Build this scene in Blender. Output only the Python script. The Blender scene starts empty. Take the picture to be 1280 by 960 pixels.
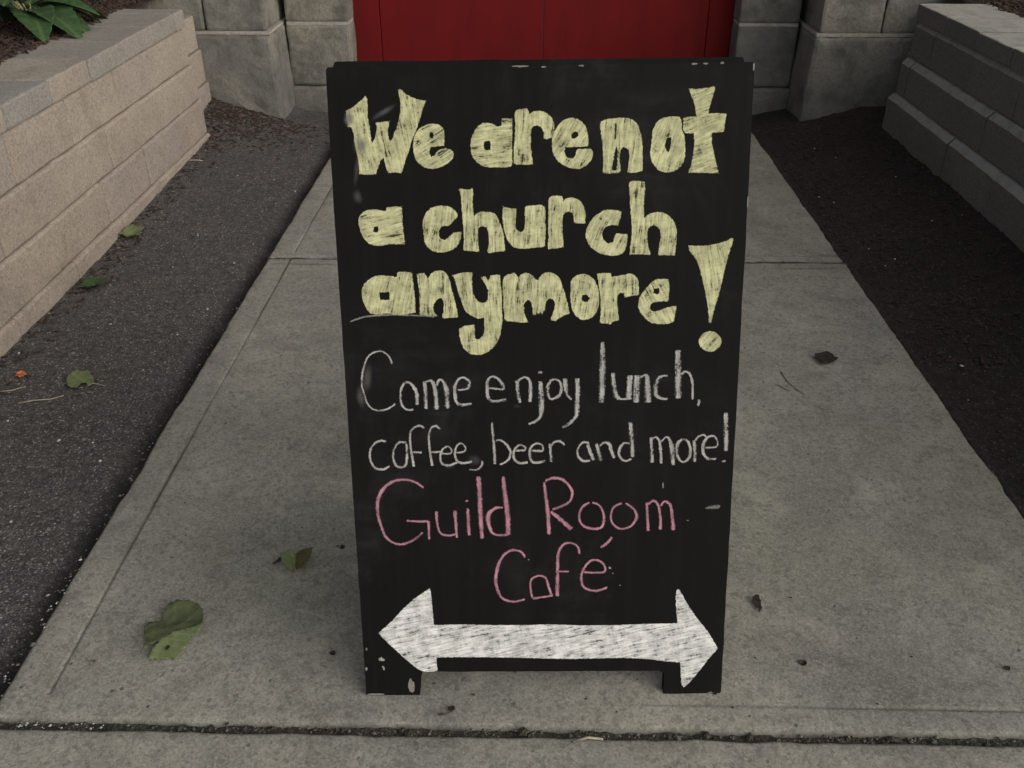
import bpy, bmesh, math, random
from mathutils import Vector, noise, Matrix
from mathutils.geometry import tessellate_polygon

# ------------------------------------------------------------ camera, light, exposure
scene = bpy.context.scene
cam_d = bpy.data.cameras.new("camera"); cam = bpy.data.objects.new("camera", cam_d)
scene.collection.objects.link(cam); scene.camera = cam
cam_d.sensor_width = 36.0; cam_d.lens = 36.0 * 1150.0 / 1280.0
cam_d.clip_start = 0.05; cam_d.clip_end = 400
cam.location = (0, 0, 1.29)
cam.rotation_euler = (math.radians(90) - math.atan(702 / 1150.0), 0, math.atan(27 / 1347.0))
scene.render.resolution_x = 1024; scene.render.resolution_y = 768

SUN_EL, SUN_AZ = math.radians(22), math.radians(119)      # azimuth clockwise from +y: light from the right and a little behind the camera
world = bpy.data.worlds.new("World"); scene.world = world; world.use_nodes = True
wn = world.node_tree
sky = wn.nodes.new("ShaderNodeTexSky"); sky.sky_type = 'NISHITA'; sky.sun_disc = False
sky.sun_elevation = SUN_EL; sky.sun_rotation = SUN_AZ
sky.air_density = 1.0; sky.dust_density = 4.0; sky.ozone_density = 1.0
bg = wn.nodes["Background"]; hs = wn.nodes.new("ShaderNodeHueSaturation"); hs.inputs["Saturation"].default_value = .35      # thin overcast: a nearly grey sky
wn.links.new(sky.outputs[0], hs.inputs["Color"]); wn.links.new(hs.outputs[0], bg.inputs[0]); bg.inputs[1].default_value = 0.10
sun_d = bpy.data.lights.new("sun", 'SUN'); sun = bpy.data.objects.new("sun", sun_d)
scene.collection.objects.link(sun)
sun_d.energy = 1.25; sun_d.angle = math.radians(105); sun_d.color = (1.0, 0.90, 0.77)
d = Vector((math.sin(SUN_AZ) * math.cos(SUN_EL), math.cos(SUN_AZ) * math.cos(SUN_EL), math.sin(SUN_EL)))
sun.rotation_euler = d.to_track_quat('Z', 'Y').to_euler()
scene.view_settings.view_transform = 'Standard'; scene.view_settings.look = 'None'
scene.view_settings.exposure = 0.44; scene.view_settings.gamma = 1

# ------------------------------------------------------------ helpers
rnd = random.Random(11)
def nz(x, y, z=0.0, s=1.0): return noise.noise(Vector((x * s, y * s, z * s)))
def link(name, me, mat=None, parent=None):
    o = bpy.data.objects.new(name, me); scene.collection.objects.link(o)
    if me is not None and mat is not None: me.materials.append(mat)
    if parent is not None: o.parent = parent
    return o
def mesh(name, v, f, mat=None, parent=None, smooth=False):
    me = bpy.data.meshes.new(name); me.from_pydata([tuple(p) for p in v], [], f); me.update()
    if smooth: me.polygons.foreach_set("use_smooth", [True] * len(me.polygons))
    return link(name, me, mat, parent)
def tag(o, label=None, cat=None, group=None, kind=None):
    if label: o["label"] = label
    if cat: o["category"] = cat
    if group: o["group"] = group
    if kind: o["kind"] = kind
    return o
def empty(name, loc=(0, 0, 0), rz=0.0):
    o = bpy.data.objects.new(name, None); scene.collection.objects.link(o)
    o.location = loc; o.rotation_euler = (0, 0, rz); o.empty_display_size = 0.1; return o
def bm_obj(name, bm, mat, parent=None, smooth=False):
    me = bpy.data.meshes.new(name); bm.to_mesh(me); bm.free()
    if smooth: me.polygons.foreach_set("use_smooth", [True] * len(me.polygons))
    return link(name, me, mat, parent)
def block(name, lo, hi, mat, parent=None, bev=0.005, rough=0.0015, seg=0.06, seed=0, taper=None, cut=None):
    """a stone-like block: bevelled box, its faces subdivided and roughened"""
    lo, hi = Vector(lo), Vector(hi); s = hi - lo
    bm = bmesh.new(); bmesh.ops.create_cube(bm, size=1.0)
    for v in bm.verts:
        v.co = Vector(((v.co.x + .5) * s.x, (v.co.y + .5) * s.y, (v.co.z + .5) * s.z)) + lo
    # cut into a grid so that the faces can be uneven
    for ax in range(3):
        n = min(10, int(s[ax] / seg))
        for k in range(1, n + 1):
            co = lo.copy(); co[ax] += s[ax] * k / (n + 1); no = Vector((0, 0, 0)); no[ax] = 1
            bmesh.ops.bisect_plane(bm, geom=bm.verts[:] + bm.edges[:] + bm.faces[:], plane_co=co, plane_no=no)
    if cut: bmesh.ops.bisect_plane(bm, geom=bm.verts[:] + bm.edges[:] + bm.faces[:], plane_co=(0, 0, cut), plane_no=(0, 0, 1))
    sharp = [e for e in bm.edges if len(e.link_faces) == 2 and e.calc_face_angle() > 0.5]
    if bev > 0: bmesh.ops.bevel(bm, geom=sharp, offset=bev, segments=2, profile=0.6, affect='EDGES')
    for v in bm.verts:
        p = v.co * 14 + Vector((seed * 3.7, seed * 1.3, seed * 7.1))
        v.co += noise.noise_vector(p) * rough + noise.noise_vector(p * 3.1) * rough * 0.5
        if taper: v.co = taper(v.co)
    return bm_obj(name, bm, mat, parent, smooth=False)

# ------------------------------------------------------------ node helpers
class NT:
    def __init__(s, name):
        s.m = bpy.data.materials.new(name); s.m.use_nodes = True; s.t = s.m.node_tree
        s.b = s.t.nodes["Principled BSDF"]; s.out = s.t.nodes["Material Output"]
        s.b.inputs["Specular IOR Level"].default_value = 0.3
        s.tc = s.t.nodes.new("ShaderNodeTexCoord")
    def n(s, ty, **kw):
        x = s.t.nodes.new(ty)
        for k, v in kw.items(): setattr(x, k, v)
        return x
    def l(s, a, b): s.t.links.new(a, b)
    def vec(s, kind="Object", scale=(1, 1, 1), rot=(0, 0, 0), loc=(0, 0, 0)):
        m = s.n("ShaderNodeMapping"); s.l(s.tc.outputs[kind], m.inputs[0])
        m.inputs["Scale"].default_value = scale; m.inputs["Rotation"].default_value = rot; m.inputs["Location"].default_value = loc
        return m.outputs[0]
    def noise(s, scale, detail=4, rough=.55, v=None, dist=0.0):
        x = s.n("ShaderNodeTexNoise"); x.inputs["Scale"].default_value = scale; x.inputs["Detail"].default_value = detail
        x.inputs["Roughness"].default_value = rough; x.inputs["Distortion"].default_value = dist
        s.l(v if v is not None else s.tc.outputs["Object"], x.inputs["Vector"]); return x.outputs[0]
    def vor(s, scale, feat='F1', v=None, out="Distance", rnd=1.0):
        x = s.n("ShaderNodeTexVoronoi"); x.feature = feat; x.inputs["Scale"].default_value = scale
        x.inputs["Randomness"].default_value = rnd
        s.l(v if v is not None else s.tc.outputs["Object"], x.inputs["Vector"]); return x.outputs[out]
    def ramp(s, src, a, b, va=0.0, vb=1.0):
        x = s.n("ShaderNodeMapRange"); x.inputs[1].default_value = a; x.inputs[2].default_value = b
        x.inputs[3].default_value = va; x.inputs[4].default_value = vb; x.interpolation_type = 'SMOOTHSTEP'
        s.l(src, x.inputs[0]); return x.outputs[0]
    def mix(s, fac, a, b, mode='MIX'):
        x = s.n("ShaderNodeMix"); x.data_type = 'RGBA'; x.blend_type = mode
        for sock, val in ((x.inputs[0], fac), (x.inputs[6], a), (x.inputs[7], b)):
            if isinstance(val, (int, float)): sock.default_value = val
            elif isinstance(val, tuple): sock.default_value = (*val, 1) if len(val) == 3 else val
            else: s.l(val, sock)
        return x.outputs[2]
    def math(s, op, a, b=0.0):
        x = s.n("ShaderNodeMath"); x.operation = op
        for sock, val in ((x.inputs[0], a), (x.inputs[1], b)):
            if isinstance(val, (int, float)): sock.default_value = val
            else: s.l(val, sock)
        return x.outputs[0]
    def col(s, c): s.l(c, s.b.inputs["Base Color"]) if not isinstance(c, tuple) else setattr(s.b.inputs["Base Color"], "default_value", (*c, 1))
    def rough(s, r):
        if isinstance(r, (int, float)): s.b.inputs["Roughness"].default_value = r
        else: s.l(r, s.b.inputs["Roughness"])
    def bump(s, h, dist=0.002, strength=1.0, prev=None):
        x = s.n("ShaderNodeBump"); x.inputs["Strength"].default_value = strength; x.inputs["Distance"].default_value = dist
        s.l(h, x.inputs["Height"])
        if prev is not None: s.l(prev, x.inputs["Normal"])
        s.l(x.outputs[0], s.b.inputs["Normal"]); return x.outputs[0]

# ------------------------------------------------------------ materials
def mat_concrete(name, base=(0.335, 0.325, 0.275), cool=(0.245, 0.245, 0.225), dark=(0.070, 0.066, 0.055)):
    m = NT(name)
    big = m.noise(1.9, 4, .6, dist=.4); mid = m.noise(9, 5, .65, dist=.3); fine = m.noise(170, 3, .7); sp = m.noise(60, 4, .7)
    c = m.mix(m.ramp(big, .36, .64), base, cool)
    c = m.mix(m.ramp(mid, .42, .72, 0, .55), c, tuple(x * .68 for x in base))
    green = m.noise(1.1, 4, .55, m.vec(loc=(3, 7, 1)))
    c = m.mix(m.ramp(green, .5, .68, 0, .5), c, (0.24, 0.25, 0.185))
    c = m.mix(m.ramp(sp, .38, .64, .0, .42), c, tuple(x * .55 for x in base))
    c = m.mix(m.ramp(fine, .54, .70, 0, .6), c, (0.36, 0.345, 0.30)); grain = m.noise(330, 2, .7, m.vec(loc=(4, 4, 1)))
    c = m.mix(m.ramp(grain, .50, .66, 0, .35), c, (0.10, 0.095, 0.08))
    c = m.mix(m.ramp(m.noise(95, 3, .7, m.vec(loc=(1, 9, 1))), .56, .68, 0, .5), c, (0.115, 0.11, 0.09))
    pits = m.vor(26, v=m.vec(loc=(5, 5, 5)), out="Distance")
    pm = m.math('MULTIPLY', m.ramp(pits, .05, .13, 1, 0), m.ramp(m.noise(6, 3), .48, .58))
    c = m.mix(m.math('MULTIPLY', pm, .8), c, dark)
    stain = m.noise(3.6, 7, .7, m.vec(loc=(1, 2, 3)), dist=1.0)
    c = m.mix(m.ramp(stain, .55, .75, 0, .5), c, dark); damp = m.noise(1.35, 5, .6, m.vec(loc=(11, 3, 2)), dist=.6); c = m.mix(m.ramp(damp, .47, .66, 0, .5), c, (.135, .135, .125)); drip = m.noise(2.4, 8, .75, m.vec(loc=(7, 7, 2)), dist=.3); c = m.mix(m.ramp(drip, .53, .60, 0, .28), c, (.12, .115, .10))
    blot = m.noise(14, 6, .75, m.vec(loc=(2, 8, 3)), dist=.5); c = m.mix(m.ramp(blot, .45, .68, 0, .55), c, (.13, .125, .105))
    lite = m.noise(7, 5, .7, m.vec(loc=(6, 1, 3)), dist=.3); c = m.mix(m.ramp(lite, .52, .72, 0, .45), c, (.39, .37, .31))
    cell = m.n("ShaderNodeSeparateColor"); m.l(m.vor(300, out="Color"), cell.inputs[0])          # exposed sand grains
    c = m.mix(m.ramp(cell.outputs[0], .35, 1, 0, .22), c, (.50, .48, .42)); c = m.mix(m.ramp(cell.outputs[1], .6, 1, 0, .34), c, (.075, .07, .06))
    cell2 = m.n("ShaderNodeSeparateColor"); m.l(m.vor(120, out="Color"), cell2.inputs[0]); c = m.mix(m.ramp(cell2.outputs[0], .80, .97, 0, .40), c, (.10, .095, .08))
    at = m.n("ShaderNodeAttribute"); at.attribute_name = "dirt"
    c = m.mix(m.math('MULTIPLY', at.outputs["Fac"], m.ramp(sp, .3, .6, 1.0, .75)), c, (.045, .043, .034))
    m.col(c); m.rough(.88)
    h = m.math('ADD', m.math('MULTIPLY', sp, .6), m.math('MULTIPLY', fine, .5))
    p = m.bump(h, .0016, .9); m.bump(m.math('SUBTRACT', 1.0, pm), .0015, .8, p)
    return m.m
def mat_asphalt(name, base, light, warm, chip=.35):
    m = NT(name)
    cell = m.vor(300, out="Color"); bw = m.n("ShaderNodeSeparateColor"); m.l(cell, bw.inputs[0])
    g = m.noise(2.3, 5, .6, dist=.5); g2 = m.noise(45, 4, .75)
    c = m.mix(m.ramp(g, .4, .65), base, warm)
    c = m.mix(m.ramp(bw.outputs[0], .45, 1.0, 0, chip), c, light)
    c = m.mix(m.ramp(bw.outputs[1], .94, .99, 0, .7), c, tuple(x * 2.6 for x in light))
    c = m.mix(m.ramp(g2, .35, .6, .6, 0), c, tuple(x * .35 for x in base))
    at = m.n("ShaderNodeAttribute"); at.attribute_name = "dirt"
    c = m.mix(at.outputs["Fac"], c, (.020, .019, .018))  # on the asphalt strip this paints the slab's shade into the gutter
    m.col(c); m.rough(.92)
    d_ = m.vor(300)
    p = m.bump(d_, .003, .8); p = m.bump(g2, .006, .8, p); m.bump(m.noise(130, 3, .7), .006, .9, p)
    return m.m
def mat_block(name, tones, rough_amt=1.0, moss=0.25, top_light=0.0):
    m = NT(name)
    oi = m.n("ShaderNodeObjectInfo"); cr = m.n("ShaderNodeValToRGB"); cr.color_ramp.interpolation = 'LINEAR'
    els = cr.color_ramp.elements
    while len(els) < len(tones): els.new(.5)
    for k, t in enumerate(tones): els[k].position = k / (len(tones) - 1); els[k].color = (*t, 1)
    m.l(oi.outputs["Random"], cr.inputs[0])
    big = m.noise(5, 5, .6, m.vec("Object"), dist=.4); sp = m.noise(85, 4, .75); sp2 = m.noise(240, 2, .6)
    c = m.mix(m.ramp(big, .35, .7, 0, .5), cr.outputs[0], m.mix(.5, cr.outputs[0], (0.16, 0.15, 0.15)))
    c = m.mix(m.ramp(sp, .40, .66, 0, .38), c, m.mix(1.0, c, (.5, .5, .5), 'MULTIPLY'))
    c = m.mix(m.ramp(sp2, .56, .72, 0, .45), c, m.mix(1.0, c, (1.35, 1.33, 1.3), 'MULTIPLY'))
    cell = m.n("ShaderNodeSeparateColor"); m.l(m.vor(210, out="Color"), cell.inputs[0])
    c = m.mix(m.ramp(cell.outputs[1], .6, 1, 0, .45), c, m.mix(1.0, c, (.4, .4, .4), 'MULTIPLY')); c = m.mix(m.ramp(cell.outputs[0], .7, 1, 0, .3), c, m.mix(1.0, c, (1.6, 1.6, 1.6), 'MULTIPLY'))
    gr = m.noise(3.5, 5, .65, m.vec(loc=(9, 2, 4)), dist=.8)
    c = m.mix(m.ramp(gr, .5, .75, 0, moss), c, (0.10, 0.10, 0.07))
    if top_light:                                    # sky light painted as a paler colour on ledges and cap tops
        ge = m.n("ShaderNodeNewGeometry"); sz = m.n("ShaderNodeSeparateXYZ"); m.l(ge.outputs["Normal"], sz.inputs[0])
        c = m.mix(m.math('MULTIPLY', m.ramp(sz.outputs[2], .35, .7, 0, top_light), m.ramp(m.noise(20, 4, .7), .3, .55, .5, 1)), c, (.34, .335, .31))
    m.col(c); m.rough(.9)
    p = m.bump(sp, .003 * rough_amt, .8); m.bump(big, .006 * rough_amt, .5, p)
    return m.m
M = {}
M['concrete'] = mat_concrete("concrete")
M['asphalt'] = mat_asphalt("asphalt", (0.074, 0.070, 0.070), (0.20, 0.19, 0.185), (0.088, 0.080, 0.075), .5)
M['soil'] = mat_asphalt("dark_soil", (0.026, 0.022, 0.019), (0.07, 0.065, 0.06), (0.034, 0.025, 0.021), .25)
M['mulch'] = mat_asphalt("mulch", (0.030, 0.022, 0.018), (0.08, 0.06, 0.05), (0.045, 0.028, 0.022), .3)
M['dirt'] = mat_asphalt("joint_dirt", (0.048, 0.044, 0.035), (0.13, 0.12, 0.10), (0.045, 0.048, 0.030), .5)
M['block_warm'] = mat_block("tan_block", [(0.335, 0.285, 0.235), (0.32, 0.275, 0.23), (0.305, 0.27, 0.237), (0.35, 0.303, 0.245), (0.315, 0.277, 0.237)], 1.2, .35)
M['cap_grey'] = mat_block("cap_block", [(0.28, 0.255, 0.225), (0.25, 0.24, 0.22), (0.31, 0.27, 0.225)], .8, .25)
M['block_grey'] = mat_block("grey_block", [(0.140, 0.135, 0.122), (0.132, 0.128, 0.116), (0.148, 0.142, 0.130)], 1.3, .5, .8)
M['ashlar'] = mat_block("ashlar", [(0.25, 0.235, 0.21), (0.27, 0.25, 0.22), (0.23, 0.22, 0.20)], .9, .6)
def mat_ashlar_old():
    m = NT("weathered_ashlar")
    a = m.noise(2.7, 6, .6); b = m.noise(5.5, 8, .72, dist=.15); s_ = m.noise(75, 4, .75)
    c = m.mix(m.ramp(a, .38, .62), (0.245, 0.23, 0.195), (0.15, 0.148, 0.138))
    c = m.mix(m.ramp(b, .44, .66, 0, .75), c, (0.070, 0.069, 0.061))
    c = m.mix(m.ramp(s_, .42, .66, 0, .55), c, (0.11, 0.107, 0.095))
    m.col(c); m.rough(.9); p = m.bump(s_, .004, .9); m.bump(b, .012, .8, p); return m.m
M['ashlar'] = mat_ashlar_old()
def mat_red():
    m = NT("red_door_paint")
    a = m.noise(4, 5, .6, m.vec(scale=(3, 3, .5))); s_ = m.noise(60, 4, .7, m.vec(scale=(4, 4, .4)))
    c = m.mix(m.ramp(a, .35, .7), (0.135, 0.0072, 0.0082), (0.110, 0.0070, 0.0080))
    c = m.mix(m.ramp(s_, .6, .8, 0, .3), c, (0.055, 0.006, 0.006))
    m.col(c); m.b.inputs['Specular IOR Level'].default_value = .12; m.rough(m.ramp(a, .3, .7, .6, .75)); m.bump(s_, .0006, .5); return m.m
M['red'] = mat_red()
def mat_plain(name, c, r=.7, var=.25, sc=40, bump=.0006, metal=0):
    m = NT(name); a = m.noise(sc, 4, .65)
    m.col(m.mix(m.ramp(a, .35, .7), c, tuple(x * (1 - var) for x in c))); m.rough(r); m.bump(a, bump, .6)
    m.b.inputs["Metallic"].default_value = metal; return m.m
M['mortar'] = mat_plain("pale_mortar", (0.36, 0.34, 0.30), .9, .3, 60, .001)
M['hinge'] = mat_plain("black_hinge", (0.03, 0.03, 0.03), .45, .3, 60, .0003, .7)
M['brass'] = mat_plain("aged_brass", (0.25, 0.18, 0.08), .4, .3, 60, .0003, .9)
M['wood_chip'] = mat_plain("bare_wood", (0.24, 0.225, 0.20), .8, .4, 120, .0004)
M['stone_bit'] = mat_plain("gravel_grey", (0.15, 0.14, 0.13), .85, .5, 90, .0006)
M['stone_pale'] = mat_plain("gravel_pale", (0.55, 0.53, 0.49), .8, .3, 90, .0006)
M['twig'] = mat_plain("twig_brown", (0.10, 0.075, 0.05), .85, .4, 90, .0006)
M['straw'] = mat_plain("dry_straw", (0.34, 0.31, 0.25), .8, .3, 90, .0004)
M['chip'] = mat_plain("wood_chip_brown", (0.055, 0.035, 0.026), .85, .5, 70, .0008)
M['orange'] = mat_plain("orange_petal", (0.62, 0.20, 0.07), .6, .3, 200, .0003)
M['dark_leaf'] = mat_plain("brown_dead_leaf", (0.035, 0.026, 0.020), .7, .5, 120, .0006)
M['liner'] = mat_plain("dark_gap", (0.02, 0.02, 0.02), .95, .2, 40, .0003)
def mat_board():
    m = NT("black_chalkboard_paint")
    g = m.noise(1.0, 4, .6, m.vec(scale=(60, 60, 2.2))); b = m.noise(5, 5, .65, dist=.6); f_ = m.noise(420, 2, .6)
    w = m.noise(1.0, 3, .6, m.vec(scale=(9, 9, 1.4), loc=(2, 0, 0)))
    c = m.mix(m.ramp(g, .45, .75, 0, .45), (0.0062, 0.0062, 0.0060), (0.0105, 0.0105, 0.0100))
    c = m.mix(m.ramp(b, .52, .75, 0, .35), c, (0.014, 0.014, 0.0135))
    c = m.mix(m.ramp(w, .55, .72, 0, .2), c, (0.017, 0.0165, 0.016))
    c = m.mix(m.ramp(f_, .66, .78, 0, .25), c, (0.03, 0.03, 0.029))
    hz = m.noise(3.2, 6, .7, m.vec(scale=(1.2, 1, .8), rot=(0, .5, 0), loc=(4, 0, 2)), dist=.5); wipe = m.noise(1.0, 4, .65, m.vec(scale=(5, 5, 30), rot=(0, .35, 0)))
    c = m.mix(m.math('MULTIPLY', m.ramp(hz, .50, .72, 0, 1), m.ramp(wipe, .35, .65, .1, .6)), c, (.032, .032, .031))
    m.col(c); m.rough(m.ramp(b, .35, .7, .62, .78)); m.b.inputs["Specular IOR Level"].default_value = .10
    p = m.bump(f_, .0003, .5); m.bump(g, .0005, .4, p); return m.m
M['board'] = mat_board()
def mat_chalk(name, c, cover=.5, streak=1.0, ribbon=False):
    """powdery chalk: broken by the grain of the board, thinning at the stroke edges"""
    m = NT(name)
    uv = m.tc.outputs["UV"]
    def mp(scale, loc=(0, 0, 0)):
        x = m.n("ShaderNodeMapping"); m.l(uv, x.inputs[0]); x.inputs["Scale"].default_value = scale; x.inputs["Location"].default_value = loc; return x.outputs[0]
    # UV of filled letters: x across the scribble, y along it (metres)
    st = m.noise(1.0, 3, .65, mp((270, 26 / streak, 1)), dist=.9)
    st2 = m.noise(1.0, 3, .6, mp((110, 300, 1), (3, 1, 0)), dist=.6)
    pat = m.noise(1.0, 3, .55, mp((55, 55, 1), (7, 2, 0)))
    fine = m.noise(1400, 2, .6, m.vec("Object"))
    a = m.math('ADD', m.math('MULTIPLY', st, .54), m.math('MULTIPLY', st2, .16))
    a = m.math('ADD', a, m.math('MULTIPLY', pat, .30))
    al = m.ramp(a, .5 - cover * .20, .5 - cover * .20 + .085, .12, 1)
    tone = m.math('MULTIPLY', m.ramp(a, .44, .60, .62, 1.0), m.ramp(m.noise(28, 4, .7, m.vec('Object')), .35, .62, .84, 1.06))
    rgb = m.n("ShaderNodeVectorMath"); rgb.operation = 'SCALE'; rgb.inputs[0].default_value = c; m.l(tone, rgb.inputs[3])
    m.l(rgb.outputs[0], m.b.inputs["Base Color"]); m.rough(.95); m.b.inputs["Specular IOR Level"].default_value = .1
    at = m.n("ShaderNodeAttribute"); at.attribute_name = "edge"
    if ribbon:                      # edge: 0 in the middle of a stroke, 1 at its rim
        e = m.math('ADD', at.outputs["Fac"], m.math('MULTIPLY', m.math('SUBTRACT', m.noise(330, 3, .7, m.vec("Object")), .5), 1.7))
        al = m.math('MULTIPLY', al, m.ramp(e, .40, .95, 1, 0))
    else:                           # edge: millimetres in from the outline, which was drawn first and pressed harder
        j = m.math('MULTIPLY', m.math('SUBTRACT', m.noise(260, 3, .7, m.vec("Object")), .5), 4.2)
        e = m.math('ADD', at.outputs["Fac"], j)
        press = m.math('MULTIPLY', m.ramp(e, 1.4, 3.4, 1, 0), m.ramp(m.noise(60, 2, .5, m.vec("Object")), .40, .55, .15, .9))
        al = m.math('MAXIMUM', al, press)
        al = m.math('MULTIPLY', al, m.ramp(e, -.5, .9, 0, 1))
    m.l(al, m.b.inputs["Alpha"])
    return m.m
M['chalk_y'] = mat_chalk("yellow_chalk", (0.60, 0.60, 0.35), .62)
M['chalk_a'] = mat_chalk("white_chalk_solid", (0.78, 0.785, 0.77), .62)
M['chalk_w'] = mat_chalk("white_chalk_line", (0.46, 0.455, 0.44), .5, ribbon=True)
M['chalk_p'] = mat_chalk("pink_chalk_line", (0.50, 0.25, 0.315), .7, ribbon=True)
M['chalk_s'] = mat_chalk("smeared_chalk", (0.26, 0.26, 0.25), .6, ribbon=True)
def mat_smudge():
    m = NT("chalk_smudge"); at = m.n("ShaderNodeAttribute"); at.attribute_name = "edge"
    n_ = m.noise(40, 4, .6, m.vec(scale=(1, 1, .5)))
    a = m.math('MULTIPLY', at.outputs["Fac"], m.ramp(n_, .3, .7, .55, 1.1))
    m.col((0.20, 0.20, 0.19)); m.rough(.95); m.l(a, m.b.inputs["Alpha"]); return m.m
M['smudge'] = mat_smudge()
def mat_leaf(name, a_, b_, vein):
    m = NT(name)
    n_ = m.noise(38, 4, .65, dist=.4); u = m.n("ShaderNodeSeparateXYZ"); m.l(m.tc.outputs["UV"], u.inputs[0])
    c = m.mix(m.ramp(n_, .38, .66), a_, b_)
    rib = m.math('ABSOLUTE', u.outputs[0])
    c = m.mix(m.ramp(rib, .0, .05, .8, 0), c, vein)
    sv = m.n("ShaderNodeMath"); sv.operation = 'PINGPONG'; sv.inputs[1].default_value = .09
    m.l(m.math('SUBTRACT', u.outputs[1], m.math('MULTIPLY', rib, .8)), sv.inputs[0])
    c = m.mix(m.ramp(sv.outputs[0], .0, .018, .5, 0), c, vein)
    m.col(c); m.rough(.55); m.bump(n_, .001, .6)
    m.b.inputs["Subsurface Weight"].default_value = 0.0
    return m.m
M['leaf_green'] = mat_leaf("green_fallen_leaf", (0.095, 0.112, 0.050), (0.055, 0.068, 0.034), (0.12, 0.14, 0.07))
M['leaf_pale'] = mat_leaf("pale_leaf_underside", (0.135, 0.165, 0.075), (0.10, 0.125, 0.055), (0.18, 0.21, 0.10))
M['leaf_olive'] = mat_leaf("olive_curled_leaf", (0.085, 0.08, 0.025), (0.05, 0.052, 0.018), (0.17, 0.15, 0.06))
M['leaf_plant'] = mat_leaf("broad_plant_leaf", (0.038, 0.075, 0.026), (0.022, 0.048, 0.018), (0.065, 0.11, 0.04))
M['stem'] = mat_plain("leaf_stem", (0.30, 0.27, 0.13), .7, .3, 90, .0003)

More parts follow.
